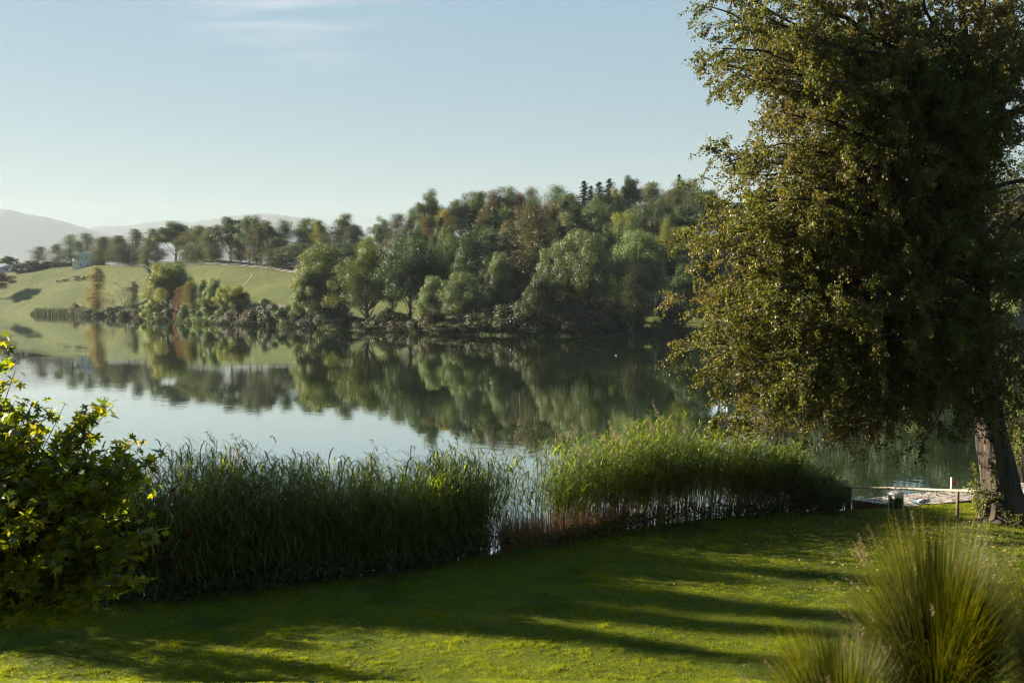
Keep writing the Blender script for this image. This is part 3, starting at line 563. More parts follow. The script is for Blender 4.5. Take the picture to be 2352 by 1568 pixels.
# ------------------------------------------------------------------ far trees
G1 = 'trees on the far shore'; G2 = 'avenue trees along the meadow fence'; G3 = 'trees of the hillside wood'; G4 = 'shrubs along the far shoreline'
G5 = 'spruces of the hillside wood'; G6 = 'trees on the far left ridge'
T = [
 # meadow edge, left
 ('oak2', -10, 622, 636, 66, 'rust', 'rust brown tree cut off by the left photo edge on the meadow', G1),
 ('birch1', 221, 611, 512, 38, 'yellow', 'slender yellow tipped tree alone above the left shoreline', G1),
 ('bare0', 288, 637, 478, 52, 'brown', 'leafless pale branching tree right of the slender yellow tree', G1),
 ('bare0', 243, 668, 498, 26, 'brown', 'small bare sapling touching the slender yellow tree', G1),
 ('birch1', 306, 645, 470, 24, 'birch', 'small narrow green tree in front of the leafless tree', G1),
 ('bare0', 268, 672, 480, 30, 'rust', 'low reddish bare shrub tree left of the leafless tree', G1),
 # bright headland group
 ('oak2', 372, 606, 408, 62, 'brown', 'brown leaved tree behind the left of the big yellow green tree', G1),
 ('oak0', 400, 598, 398, 74, 'oak', 'dark green tree behind the right of the big yellow green tree', G1),
 ('round1', 384, 604, 391, 86, 'ygreen', 'big yellow green tree on the headland at the waterline', G1),
 ('birch1', 415, 660, 376, 24, 'red', 'narrow red maple beside the big yellow green headland tree', G1),
 ('birch2', 447, 646, 368, 40, 'redgreen', 'yellow green tree with red sprays right of the red maple', G1),
 ('col1', 468, 641, 366, 26, 'ygreen', 'slim yellow green tree between red sprayed tree and tall green ones', G1),
 ('round1', 491, 639, 346, 46, 'pale', 'tallest pale green tree in the middle of the headland row', G1),
 ('oak2', 517, 655, 338, 42, 'ygreen', 'yellow topped tree over the grey green shore shrub', G1),
 ('oak2', 545, 656, 330, 50, 'ygreen', 'yellow green cone of a tree at the right end of the headland row', G1),
 ('bare0', 573, 678, 326, 26, 'shrub', 'thin grey twiggy sapling at the field edge', G1),
 # big clumps middle shore
 ('round0', 752, 566, 288, 126, 'oakfront', 'large rounded tree with sunlit left side at the end of the meadow', G1),
 ('round1', 714, 612, 281, 70, 'oakfront', 'lower lobe like tree leaning out from the large rounded tree', G1),
 ('round0', 848, 566, 272, 116, 'oakfront', 'broad domed tree right of the large rounded tree', G1),
 ('oak1', 942, 543, 263, 124, 'dark', 'dark spreading tree with thick trunk in the middle shore', G1),
 ('oak1', 903, 590, 283, 70, 'oak', 'green tree squeezed between domed tree and dark spreading tree', G1),
 ('round1', 992, 634, 248, 56, 'pale', 'small pale rounded tree under the dark spreading tree', G1),
 ('round0', 1057, 625, 243, 88, 'pale', 'low pale green round tree standing before the dark wood', G1),
 ('round1', 1144, 580, 252, 58, 'pale', 'narrow light green tree alone against the dark wood', G1),
 ('round1', 1278, 552, 233, 82, 'pale', 'left shoulder tree of the great pale topped clump', G1),
 ('round0', 1345, 530, 230, 118, 'pale', 'tallest tree of the great pale topped clump', G1),
 ('round1', 1240, 628, 227, 74, 'shrub', 'low dark leafy tree at the foot of the great pale topped clump', G1),
 ('round0', 1462, 530, 231, 118, 'pale', 'pale topped tree with white trunk right of the great clump', G1),
 ('birch2', 1446, 610, 221, 60, 'shrub', 'leaning white trunked birch standing at the waterline', G1),
 ('birch1', 1470, 668, 222, 24, 'shrub', 'thin pale stemmed birch beside the leaning white trunked birch', G1),
 ('oak0', 1562, 606, 240, 84, 'dark', 'dark leafy tree between the shaded lawn and the big alder', G1),
 ('oak1', 1560, 520, 292, 100, 'ygreen', 'yellowish tree in front of the small cream chapel', G1),
 ('oak1', 1506, 560, 262, 84, 'dark', 'shaded tree right behind the white trunked pale topped tree', G1),
 ('birch0', 1216, 462, 268, 84, 'brown', 'tall orange topped birch with long white trunk in the dark wood', G1),
 # ridge left with houses
 ('oak2', 21, 588, 712, 34, 'oak', 'round green tree directly behind the low white bungalow', G6),
 ('sparse1', 88, 565, 690, 40, 'brown', 'lone brown thin tree above the hedge near the bungalow', G6),
 ('sparse0', 137, 559, 680, 38, 'brown', 'ragged brown tree left of the two tall see-through trees', G6),
 ('sparse1', 166, 538, 676, 40, 'oak', 'tall see-through tree left of the white cube house', G6),
 ('sparse0', 186, 552, 690, 24, 'birch', 'thin wispy tree between the two tall see-through trees', G6),
 ('sparse1', 208, 534, 680, 46, 'oak', 'tall see-through tree rising behind the white cube house', G6),
 ('birch2', 229, 574, 655, 24, 'brown', 'low brownish tree touching the right of the white cube house', G6),
 ('birch2', 243, 544, 650, 36, 'birch', 'first tall green tree right of the white cube house', G2),
 ('birch2', 273, 541, 640, 34, 'birch', 'drooping birch second from the white cube house', G2),
 ('birch2', 297, 561, 630, 40, 'brown', 'squat brownish tree before the drooping birches', G2),
 ('birch1', 319, 526, 622, 34, 'brown', 'airy brown birch with a straight visible stem', G2),
 ('birch0', 341, 539, 604, 26, 'birch', 'slim birch right of the airy brown birch', G2),
 ('birch1', 362, 525, 600, 34, 'brown', 'sparse brown birch above the big headland tree', G2),
 ('oak2', 404, 510, 588, 56, 'oak', 'biggest tree of the avenue above the headland', G2),
 ('birch2', 440, 533, 572, 36, 'birch', 'avenue tree just right of the biggest avenue tree', G2),
 ('birch2', 468, 518, 560, 42, 'birch', 'drooping avenue birch above the red sprayed tree', G2),
 ('birch2', 498, 521, 548, 38, 'birch', 'dark avenue birch above the headland row end', G2),
 ('oak2', 531, 499, 540, 52, 'dark', 'dark taller avenue tree with bumpy top', G2),
 ('birch2', 556, 515, 536, 36, 'birch', 'avenue birch behind the middle of the long fence', G2),
 ('oak2', 573, 498, 530, 46, 'oak', 'green topped tree of the avenue near its right third', G2),
 ('oak0', 601, 497, 520, 50, 'dark', 'broad dark avenue tree before the gap to the wood', G2),
 ('birch1', 590, 520, 506, 34, 'brown', 'pale stemmed birch standing on the fence line', G2),
 ('birch0', 629, 508, 512, 36, 'birch', 'forked white stemmed birch near the fence end', G2),
 ('sparse0', 656, 503, 512, 44, 'oak', 'thin crowned tree with sky showing through near the fence end', G2),
 ('birch2', 640, 545, 488, 46, 'shrub', 'low shaded birch where the fence meets the wood', G2),
 ('oak1', 708, 501, 508, 56, 'oak', 'rounded skyline tree above the dark low wood', G3),
 ('birch0', 746, 506, 480, 44, 'ygreen', 'yellow green birch above the large rounded shore tree', G3),
 ('birch0', 786, 492, 476, 52, 'birch', 'tall weeping birch with pointed top on the skyline', G3),
 ('birch2', 826, 517, 470, 46, 'oak', 'low green tree right of the tall weeping birch', G3),
 ('oak1', 690, 556, 474, 70, 'shrub', 'dark dense tree at the upper end of the meadow', G3),
 ('oak0', 660, 566, 478, 56, 'dark', 'shaded dense tree beside the end of the fence', G3),
 ('oak1', 738, 560, 446, 66, 'shrub', 'dark crown just above the large rounded shore tree', G3),
 ('oak1', 790, 556, 436, 66, 'dark', 'dark crown above the gap between the rounded shore trees', G3),
 ('birch1', 848, 545, 420, 46, 'ygreen', 'light leaved birch behind the broad domed tree', G3),
 ('oak0', 878, 497, 452, 44, 'oak', 'green tree left of the reddish skyline tree', G3),
 ('sparse1', 908, 489, 440, 56, 'brown', 'reddish brown airy tree on the skyline', G3),
 ('birch0', 940, 490, 436, 44, 'brown', 'brown feathery tree left of the tall lone oak', G3),
 ('oak0', 982, 435, 426, 64, 'oak', 'tall lone oak standing highest above the left wood', G3),
 ('birch2', 986, 497, 392, 42, 'orange', 'orange brown tree below the tall lone oak', G3),
 ('birch2', 1024, 482, 386, 42, 'yellow', 'golden yellow tree right below the tall lone oak', G3),
 ('spruce0', 1014, 502, 350, 40, 'spruce', 'pointed spruce in front of the golden yellow tree', G5),
 ('spruce0', 1079, 492, 345, 52, 'spruce', 'broad spruce below the wide skyline crown', G5),
 ('oak1', 1060, 458, 428, 76, 'oak', 'hazy green crown right of the tall lone oak', G3),
 ('oak1', 1095, 439, 424, 84, 'oak', 'wide hazy green crown on the skyline', G3),
 ('oak0', 1146, 431, 408, 64, 'orange', 'big orange brown dome on the skyline', G3),
 ('sparse0', 1167, 427, 425, 56, 'oak', 'green crown behind the orange brown dome', G3),
 ('oak2', 1194, 443, 404, 36, 'rust', 'small rust red crown right of the orange brown dome', G3),
 ('sparse1', 1226, 430, 420, 50, 'birch', 'leafy skyline crown right of the rust red crown', G3),
 ('sparse1', 1272, 423, 412, 62, 'oak', 'tall round skyline crown left of the four spruces', G3),
 ('oak2', 1310, 448, 404, 46, 'brown', 'brownish crown left of the first skyline spruce', G3),
 ('spruce1', 1341, 417, 398, 34, 'spruce', 'first of the four spruces on the skyline', G5),
 ('spruce1', 1357, 428, 400, 26, 'spruce', 'shortest of the four skyline spruces', G5),
 ('spruce1', 1375, 419, 396, 30, 'spruce', 'third slim spruce of the four on the skyline', G5),
 ('spruce0', 1398, 412, 394, 40, 'spruce', 'tallest of the four spruces on the skyline', G5),
 ('oak2', 1445, 404, 396, 44, 'dark', 'dark pointed crown highest on the middle skyline', G3),
 ('birch0', 1424, 432, 390, 34, 'yellow', 'pale yellow birch between spruce and dark pointed crown', G3),
 ('birch2', 1492, 420, 390, 52, 'birch', 'hazy birch right of the dark pointed crown', G3),
 ('spruce1', 1558, 402, 392, 22, 'spruce', 'lone spruce tip above the rounded skyline trees near the alder', G5),
 ('oak1', 1572, 412, 384, 90, 'oak', 'large rounded skyline tree next to the alder', G3),
 ('birch2', 1536, 436, 378, 44, 'birch', 'birch leaning on the large rounded skyline tree', G3),
 ('oak1', 1625, 436, 374, 70, 'dark', 'shaded skyline tree half behind the alder leaves', G3),
 ('birch0', 1562, 453, 352, 50, 'birch', 'pale drooping birch in front of the large rounded skyline tree', G3),
 ('spruce0', 1138, 482, 342, 50, 'spruce', 'spruce in front of the orange brown dome', G5),
 ('oak0', 1190, 474, 336, 70, 'orange', 'orange brown tree behind the long white trunk', G3),
 ('oak0', 1264, 460, 334, 66, 'orange', 'orange crown right of the tall orange topped birch', G3),
 ('sparse0', 1255, 500, 300, 76, 'birch', 'dull green tree below the orange crown', G3),
 ('spruce1', 1300, 463, 342, 36, 'spruce', 'narrow dark spruce right of the orange crown', G5),
 ('oak0', 1350, 464, 336, 84, 'oak', 'green crown below the skyline spruces', G3),
 ('spruce0', 1322, 484, 306, 58, 'spruce', 'broad spruce over the left of the great pale topped clump', G5),
 ('oak1', 1392, 468, 330, 70, 'dark', 'dark crown under the tallest skyline spruce', G3),
 ('oak1', 1434, 486, 300, 80, 'ygreen', 'bright mid slope crown above the gap of the two pale topped trees', G3),
 ('oak2', 1456, 474, 340, 50, 'oak', 'knobbly crown behind the bright mid slope crown', G3),
 ('oak1', 1506, 503, 296, 70, 'shrub', 'blackish crown left of the small sunlit sapling', G3),
 ('sparse0', 1527, 498, 284, 34, 'ygreen', 'small sunlit sapling top against the dark slope', G3),
 ('birch2', 1590, 470, 330, 56, 'birch', 'shaded birch between the chapel and the skyline', G3),
 ('oak0', 1035, 528, 296, 78, 'oak', 'green tree right of the dark spreading shore tree', G3),
 ('oak0', 1090, 520, 286, 80, 'dark', 'dark tree below the broad spruce', G3),
 ('oak1', 1000, 560, 272, 60, 'dark', 'dark tree behind the small pale rounded tree', G3),
 ('spruce0', 1130, 540, 272, 64, 'spruce', 'dark spruce behind the narrow light green tree', G5),
 ('spruce0', 1185, 530, 280, 60, 'spruce', 'dark spruce left of the long white trunk', G5),
 ('spruce0', 1250, 530, 276, 66, 'spruce', 'dark spruce right of the long white trunk', G5),
 ('spruce1', 1290, 520, 286, 60, 'spruce', 'spruce hidden behind the left shoulder tree', G5),
 ('oak0', 1403, 520, 262, 60, 'dark', 'dark crown filling the notch between the pale topped trees', G3),
 ('oak1', 1610, 560, 268, 70, 'dark', 'dark tree right of the cream chapel behind alder leaves', G3),
 ('oak1', 1565, 588, 262, 50, 'shrub', 'dark bushy tree below the cream chapel', G3),
]
for t in T:
    kind, px, yt, Y, w, mat, lab, grp = t
    w *= 1.4 if grp == G2 else (2.0 if kind[:3] == 'spr' else (1.15 if kind[0] in 'bs' else 1.06))
    far_tree(kind, px, yt, Y, w, mat, lab, grp, bark=M['bark_birch'] if 'white' in lab and kind[0] != 's' else None)

# shoreline shrubs: (column, top, width, kind, material, label)
SHR = [
 (172, 693, 16, 'shrub2', 'rust', 'small round pink orange shrub at the left shoreline'),
 (192, 702, 18, 'shrub2', 'rust', 'low pinkish shrub under the slender yellow tree'),
 (212, 707, 30, 'shrub1', 'shrub', 'dark shrub at the foot of the slender yellow tree'),
 (243, 705, 34, 'shrub0', 'shrub', 'dark shrub below the small bare sapling'),
 (272, 702, 34, 'shrub1', 'shrub', 'dark shrub below the leafless tree'),
 (302, 700, 36, 'shrub0', 'shrub', 'dark shrub below the small narrow green tree'),
 (328, 702, 34, 'shrub2', 'shrub', 'dark shrub touching the headland from the left'),
 (362, 688, 44, 'shrub0', 'ygreen', 'bright yellow green bush at the waterline under the headland tree'),
 (398, 706, 42, 'shrub1', 'shrub', 'dark bush right of the bright yellow green bush'),
 (412, 703, 22, 'shrub2', 'red', 'low red bush at the foot of the red maple'),
 (432, 700, 40, 'shrub0', 'oak', 'green bush under the red sprayed tree'),
 (462, 706, 38, 'shrub1', 'oak', 'dark green bush below the slim yellow green tree'),
 (492, 700, 44, 'shrub1', 'pale', 'grey green willow bush hanging over the water'),
 (520, 706, 44, 'shrub0', 'pale', 'second grey green bush right of the willow bush'),
 (552, 704, 42, 'shrub1', 'shrub', 'dark bush at the right end of the headland row'),
 (574, 702, 22, 'shrub2', 'rust', 'little orange bush at the edge of the field'),
 (600, 687, 50, 'shrub0', 'shrub', 'dark round bush right of the little orange bush'),
 (632, 697, 42, 'shrub1', 'shrub', 'green bush right of the dark round bush'),
 (585, 718, 40, 'shrub1', 'shrub', 'low dark bush at the water below the little orange bush'),
 (660, 700, 44, 'shrub0', 'oak', 'green bush left of the large rounded tree'),
 (690, 708, 46, 'shrub1', 'shrub', 'dark bush under the leaning lobe like tree'),
 (722, 716, 48, 'shrub0', 'shrub', 'shaded bush below the large rounded tree'),
 (770, 690, 56, 'shrub0', 'oak', 'sunlit bush hanging to the water under the large rounded tree'),
 (812, 726, 54, 'shrub1', 'shrub', 'low bank bush between the two large rounded trees'),
 (862, 722, 54, 'shrub0', 'shrub', 'low bank bush below the broad domed tree'),
 (902, 706, 58, 'shrub0', 'shrub', 'round dark bush left of the dark spreading tree trunk'),
 (950, 736, 52, 'shrub1', 'shrub', 'low bank bush in front of the dark spreading tree trunk'),
 (985, 700, 54, 'shrub0', 'brown', 'brownish bush under the small pale rounded tree'),
 (1030, 738, 60, 'shrub1', 'shrub', 'low bank bush below the low pale green round tree'),
 (1078, 736, 54, 'shrub0', 'shrub', 'low bank bush in front of the far wooden fence'),
 (1122, 712, 62, 'shrub1', 'shrub', 'shaded bush right of the far wooden fence'),
 (1165, 700, 62, 'shrub0', 'brown', 'brown shaded bush below the narrow light green tree'),
 (1212, 688, 66, 'shrub1', 'shrub', 'tall dark bush at the foot of the long white trunk'),
 (1262, 704, 64, 'shrub0', 'shrub', 'dark bush at the water under the great clump left side'),
 (1308, 688, 70, 'shrub1', 'brown', 'brown bush at the water under the great clump middle'),
 (1358, 694, 70, 'shrub0', 'brown', 'olive brown bush at the water under the great clump right side'),
 (1404, 690, 62, 'shrub1', 'brown', 'brown bush left of the leaning white trunked birch'),
 (1234, 736, 48, 'shrub2', 'shrub', 'low bush dipping into the water left of the great clump'),
 (1335, 738, 52, 'shrub2', 'shrub', 'low bush dipping into the water below the great clump'),
 (1540, 690, 46, 'shrub1', 'dark', 'dark bush at the right end of the shaded lawn'),
]
for px, yt, w, kd, mt, lab in SHR:
    Y = float(shoreY(px)) + (3.0 if yt > 730 else 5.0)
    far_tree(kd, px, yt, Y, w * 1.42, mt, lab, G4)
# hedge on the left ridge
for i, (px, yt, w) in enumerate([(45, 603, 30), (62, 599, 34), (80, 598, 34), (100, 601, 34), (118, 600, 32), (136, 602, 30), (152, 601, 28), (165, 603, 22), (230, 600, 22)]):
    far_tree('shrub%d' % (i % 3), px, yt, 690 if px < 200 else 664, w, 'shrub',
             ['dark hedge bush right beside the white bungalow', 'dark hedge bush second from the bungalow', 'hedge bush under the lone brown thin tree', 'hedge bush right of the lone brown thin tree',
              'hedge bush left of the ragged brown tree', 'hedge bush under the ragged brown tree', 'hedge bush left under the tall see-through tree', 'hedge bush touching the white cube house wall', 'bush right of the white cube house'][i], 'hedge bushes on the left ridge')

# the rest of the hillside wood
TONE = {'oak': 'green', 'dark': 'dark green', 'shrub': 'sombre', 'birch': 'dull green', 'spruce': 'blackish', 'brown': 'brownish', 'orange': 'orange brown', 'ygreen': 'yellow green'}
LM = [(600, 'the end of the long fence'), (690, 'the upper end of the meadow'), (752, 'the large rounded shore tree'), (848, 'the broad domed shore tree'), (942, 'the dark spreading shore tree'), (1020, 'the golden yellow tree'),
      (1079, 'the broad spruce'), (1144, 'the narrow light green tree'), (1216, 'the long white trunk'), (1290, 'the great clump shoulder'), (1350, 'the great pale topped clump'), (1403, 'the pale topped trees notch'),
      (1462, 'the white trunked round tree'), (1530, 'the small sunlit sapling'), (1600, 'the cream chapel'), (1720, 'the white lakeside hotel'), (1850, 'the alder crown middle'), (2000, 'the bin and railing'), (2120, 'the red sign'), (2300, 'the alder trunk')]
used = {}
fr = np.random.default_rng(42); placed = [(t.location.x, t.location.y) for t in TREES]
cands = []
for i in range(5200):
    px = fr.uniform(660, 2600); wy = float(np.interp(px, [560, 690, 800, 900, 985, 1130, 1440, 1600, 1900, 2600], [505, 468, 425, 385, 300, 262, 262, 300, 262, 240]))
    Y = fr.uniform(wy, 440 if px > 960 else 510); X = X_of(px, Y)
    if 1460 < px < 1800 and Y < (345 if px > 1600 else 300): continue
    if all((X - a) ** 2 + (Y - b) ** 2 > (8.2 if px < 1660 else 10.5) ** 2 for a, b in placed):
        placed.append((X, Y)); cands.append((px, Y))
cands.sort(key=lambda c: c[1])
nfill = 0
for px, Y in cands:
    if nfill >= 118: break
    sky_y = float(np.interp(px, [660, 745, 830, 880, 950, 1000, 1030, 1100, 1200, 1300, 1400, 1500, 1570, 1650, 2000, 2600], [512, 512, 525, 505, 498, 505, 462, 446, 450, 440, 438, 438, 425, 438, 430, 440]))
    z = float(hfar(X_of(px, Y), Y)); H = fr.uniform(15, 23); zt = z + H
    lim = P(px, sky_y + 4, Y)[2]
    if zt > lim: zt = lim
    if zt - z < 9: continue
    kind = fr.choice(['oak0', 'oak1', 'oak2', 'spruce0', 'birch2', 'sparse0']); mat = {'s': 'spruce'}.get(kind[0], None)
    if kind == 'sparse0': mat = None
    if mat is None: mat = fr.choice(['oak', 'dark', 'dark', 'birch', 'dark', 'shrub', 'oak', 'brown'] if Y > 330 else ['dark', 'shrub', 'dark', 'oak', 'birch'])
    lm = min(LM, key=lambda q: abs(q[0] - px)); band = 'low on' if Y < 310 else ('half way up' if Y < 360 else ('high on' if Y < 400 else 'on top of'))
    side = 'straight above' if abs(lm[0] - px) < 14 else ('left of' if px < lm[0] else 'right of')
    lab = '%s %s %s the hill, %s %s' % (TONE[mat], 'spruce' if kind[0:3] == 'spr' else ('birch' if kind[0] == 'b' else 'tree'), band, side, lm[1])
    used[lab] = used.get(lab, 0) + 1
    if used[lab] > 1: lab = lab.replace(', ', ', %s one ' % {2: 'second', 3: 'third', 4: 'fourth', 5: 'fifth'}.get(used[lab], 'another'))
    while len(lab.split()) > 16: lab = lab.replace(' the hill', ' hill', 1) if ' the hill' in lab else ' '.join(lab.split()[:16])
    plant(kind, X_of(px, Y), Y, z - .15, zt - z, fr.uniform(9, 13) * (.75 if kind[0] in 'sb' and kind != 'sparse0' else 1), mat, lab, G3)
    nfill += 1
# trees in the yard behind the alder on the far shore
for px, yt, Y, w, kd, mt, lab in [(1690, 640, 240, 80, 'oak0', 'dark', 'shaded far shore tree behind the alder below the hotel'), (1815, 440, 238, 130, 'oak1', 'brown', 'brown far shore tree behind the alder leaves'),
        (1885, 385, 236, 200, 'oak0', 'dark', 'dark far shore tree seen through gaps of the alder'), (1755, 560, 262, 46, 'oak2', 'orange', 'orange brown tree in front of the white hotel'), (2000, 365, 226, 220, 'round0', 'dark', 'dark round far shore tree above the bin'),
        (2112, 560, 208, 70, 'round1', 'ygreen', 'yellow green far shore tree above the red sign'), (2240, 350, 214, 220, 'oak1', 'dark', 'dark far shore tree left of the alder trunk'), (2350, 350, 210, 220, 'oak0', 'dark', 'dark far shore tree at the right photo edge'), (2120, 355, 220, 220, 'oak0', 'dark', 'tall dark far shore tree behind the yellow green one')]:
    far_tree(kd, px, yt, Y, w, mt, lab, G1)

# ------------------------------------------------------------------ far reeds, banks
def blades(r, base, h, w, lean, seg=3, droop=.5):
    """arched blades: base (n,3), heights h (n,), returns quads (n*seg,4,3)"""
    n = len(base); a = r.uniform(0, 2 * np.pi, n); side = np.stack([np.cos(a + 1.57), np.sin(a + 1.57), 0 * a], -1); dirv = np.stack([np.cos(a), np.sin(a), 0 * a], -1) * lean[:, None]
    ts = np.linspace(0, 1, seg + 1); out = []
    pt = [base + np.stack([0 * h, 0 * h, h * (t - droop * .3 * t ** 3)], -1) + dirv * (h * t ** 2)[:, None] for t in ts]
    for i in range(seg):
        w0 = (w * (1 - ts[i] ** 1.6))[:, None] * side / 2; w1 = (w * (1 - ts[i + 1] ** 1.6))[:, None] * side / 2
        out.append(np.stack([pt[i] - w0, pt[i] + w0, pt[i + 1] + w1, pt[i + 1] - w1], 1))
    return np.concatenate(out)
def far_reeds(px0, px1, n, h, mat, label, s0=0, s1=5):
    r = np.random.default_rng(int(px0)); px = r.uniform(px0, px1, n); Y = shoreY(px) + r.uniform(s0, s1, n) - 1; X = (px - 1176) / F * Y
    z = np.maximum(hfar(X, Y), -.2); hh = h * (.6 + .6 * r.random(n)) * np.clip(np.minimum(px - px0, px1 - px) / 12, .35, 1)
    V = blades(r, np.stack([X, Y, z], -1), hh, np.full(n, .16), r.uniform(0, .35, n), 2)
    o = link_mesh('reeds', soup('reeds', V), M[mat]); tag(o, label, 'reeds', kind='stuff')
far_reeds(70, 345, 9000, 4.6, 'nettle', 'dark reed belt along the left far shoreline')
far_reeds(345, 700, 6000, 1.6, 'shrub', 'dark bank growth under the headland trees')
far_reeds(700, 1440, 2500, .8, 'dark', 'dark bank growth under the middle shore trees')
far_reeds(1440, 2350, 9000, 1.9, 'brown', 'brown reed fringe below the shaded lawn')

# ------------------------------------------------------------------ far buildings, fence, cows
def facade_window(parent, M4, x, z, w, h, name='window', y=-.03):
    g = Geo(); t = .08
    g.box((x, y, z), (x + t, y + .1, z + h), M4); g.box((x + w - t, y, z), (x + w, y + .1, z + h), M4)
    g.box((x + t, y, z), (x + w - t, y + .1, z + t), M4); g.box((x + t, y, z + h - t), (x + w - t, y + .1, z + h), M4)
    f = g.build(name, M['white_paint'], parent)
    Geo().box((x + t, y + .02, z + t), (x + w - t, y + .06, z + h - t), M4).build('pane', M['glass'], f)
    return f
I4 = np.eye(4)
# white cube house: wide block plus low wing
Yh = 656.0; xh = X_of(197, Yh); zh = float(hfar(xh, Yh)); k = Yh / F
e = empty('cube_house', (xh, Yh, zh)); tag(e, 'white two storey cube house with low side wing on the left ridge', 'house')
hz = P(197, 581.5, Yh)[2] - zh
Geo().box((-13.2 * k, 0, -2), (13.5 * k, 9, hz)).build('wall', M['render_white'], e)
Geo().box((-13.4 * k, -.15, hz), (13.7 * k, 9.2, hz + .3)).build('parapet', M['white_paint'], e)
Geo().add([[-2, 1, hz + .3], [13.4 * k, 1, hz + .3], [13.4 * k, 9, hz + .3], [-2, 9, hz + .3], [0, 4, hz + 1.7], [13.0 * k, 4, hz + 1.7]], [[0, 1, 5, 4], [2, 3, 4, 5]], [[0, 4, 3], [1, 2, 5]]).build('roof', M['roof_dark'], e)
facade_window(e, I4, 1.8 * k, hz * .56, 5.4 * k, 1.7); facade_window(e, I4, -10 * k, hz * .56, 3.4 * k, 1.7)
facade_window(e, I4, 4.5 * k, -.2, 5.5 * k, 2.6, 'glass_door'); facade_window(e, I4, -11.6 * k, -.2, 4 * k, 2.4, 'glass_door')
Geo().box((-30 * k, 1, -2), (-13.2 * k, 8, hz * .38)).build('side_wing', M['render_cream'], e)
Geo().box((-30.3 * k, .8, hz * .38), (-13.2 * k - .01, 8.2, hz * .38 + .25)).build('wing_roof', M['roof_metal'], e)
Geo().box((-30.4 * k, 1.2, hz * .38 + .25), (-27.5 * k, 2.2, hz * .38 + 1.9)).build('chimney', M['white_paint'], e)
# bungalow
Yb = 705.0; xb = X_of(18, Yb); zb = P(18, 625, Yb)[2]; k = Yb / F
e = empty('bungalow', (xb, Yb, zb)); tag(e, 'low white bungalow with shallow grey roof at the left edge', 'house')
wt_ = 10.5 * k
Geo().box((-40 * k, 0, -3), (18 * k, 9, wt_)).build('wall', M['render_white'], e)
Geo().add([[-18 * k, -1, wt_ - .2], [19.5 * k, -1, wt_ - .2], [1 * k, -1, wt_ + 5.6 * k], [-18 * k, 9.5, wt_ - .2], [19.5 * k, 9.5, wt_ - .2], [1 * k, 9.5, wt_ + 5.6 * k]], [[1, 4, 5, 2], [0, 2, 5, 3]], [[0, 1, 2], [3, 5, 4]]).build('roof', M['roof_metal'], e)
Geo().add([[-45 * k, -.6, wt_ - .25], [-18 * k, -.6, wt_ - .25], [-10 * k, 4, wt_ + 5 * k], [-45 * k, 4, wt_ + 5 * k], [-45 * k, 9, wt_ - .25], [-18 * k, 9, wt_ - .25]], [[0, 1, 2, 3], [3, 2, 5, 4]]).build('side_roof', M['roof_metal'], e)
facade_window(e, I4, -4.4 * k, wt_ * .28, 7.8 * k, wt_ * .5); facade_window(e, I4, 10.5 * k, 0, 3 * k, wt_ * .72, 'door')
Geo().box((-19 * k, -2.0, -.35), (18 * k, -1.8, .9)).build('terrace_wall', M['render_white'], e)
# cream chapel with rounded gable, glimpsed left of the alder
Yc = 312.0; xc = X_of(1601, Yc); zc = P(1601, 612, Yc)[2]; k = Yc / F
e = empty('cream_chapel', (xc, Yc, zc), R(12)); tag(e, 'cream chapel with steep dark roof half hidden by trees', 'chapel')
g = Geo(); ga = [(-10 * k, -3), (10 * k, -3), (10 * k, 26 * k), (6.5 * k, 34 * k), (0, 41 * k), (-6.5 * k, 34 * k), (-10 * k, 26 * k)]
for y0 in (0, 9): g.add([[a, y0, b] for a, b in ga], None, [[0, i + 1, i + 2] if y0 == 0 else [0, i + 2, i + 1] for i in range(5)])
g.add([[a, y0, b] for y0 in (0, 9) for a, b in ga], [[i, 7 + i, 7 + (i + 1) % 7, (i + 1) % 7] for i in range(7)])
g.build('wall', M['render_cream'], e)
Geo().add([[-12.5 * k, -.5, 25 * k], [0, -.5, 45 * k], [0, 9.5, 45 * k], [-12.5 * k, 9.5, 25 * k], [12.5 * k, -.5, 25 * k], [12.5 * k, 9.5, 25 * k], [-12.5 * k, -.5, 23 * k], [0, -.5, 42.5 * k], [12.5 * k, -.5, 23 * k], [12.5 * k, 9.5, 23 * k], [-12.5 * k, 9.5, 23 * k]],
          [[0, 3, 2, 1], [1, 2, 5, 4], [6, 0, 1, 7], [7, 1, 4, 8], [4, 5, 9, 8], [0, 6, 10, 3]]).build('roof', M['roof_dark'], e)
facade_window(e, I4, -1.2 * k, 20 * k, 2.6 * k, 9 * k); facade_window(e, I4, -6 * k, 4 * k, 4 * k, 8 * k, 'door')
# white hotel behind the alder
Yw = 326.0; xw = X_of(1738, Yw); zw = P(1738, 590, Yw)[2]; k = Yw / F
e = empty('white_hotel', (xw, Yw, zw), R(-6)); tag(e, 'white building with balconies and grey roof glimpsed through the alder', 'building')
hh = 52 * k
Geo().box((-62 * k, 0, -6), (62 * k, 11, hh)).build('wall', M['hotel_wall_shade_grey'], e)
Geo().add([[-66 * k, -1.2, hh], [66 * k, -1.2, hh], [60 * k, 5.5, hh + 12 * k], [-60 * k, 5.5, hh + 12 * k], [66 * k, 12, hh], [-66 * k, 12, hh]], [[0, 1, 2, 3], [3, 2, 4, 5], [0, 5, 4, 1]], [[1, 4, 2], [0, 3, 5]]).build('roof', M['roof_metal'], e)
for lv in range(2):
    Geo().box((-63 * k, -1.5, (16 + 18 * lv) * k), (40 * k, -.002, (17.2 + 18 * lv) * k)).box((-63 * k, -1.5, (17.2 + 18 * lv) * k), (40 * k, -1.4, (23 + 18 * lv) * k)).build('balcony', M['hotel_wall_shade_grey'], e)
for lv in range(3):
    for i in range(8): facade_window(e, I4, (-58 + 14.5 * i) * k, (3 + 17.5 * lv) * k, 7.5 * k, 10 * k)

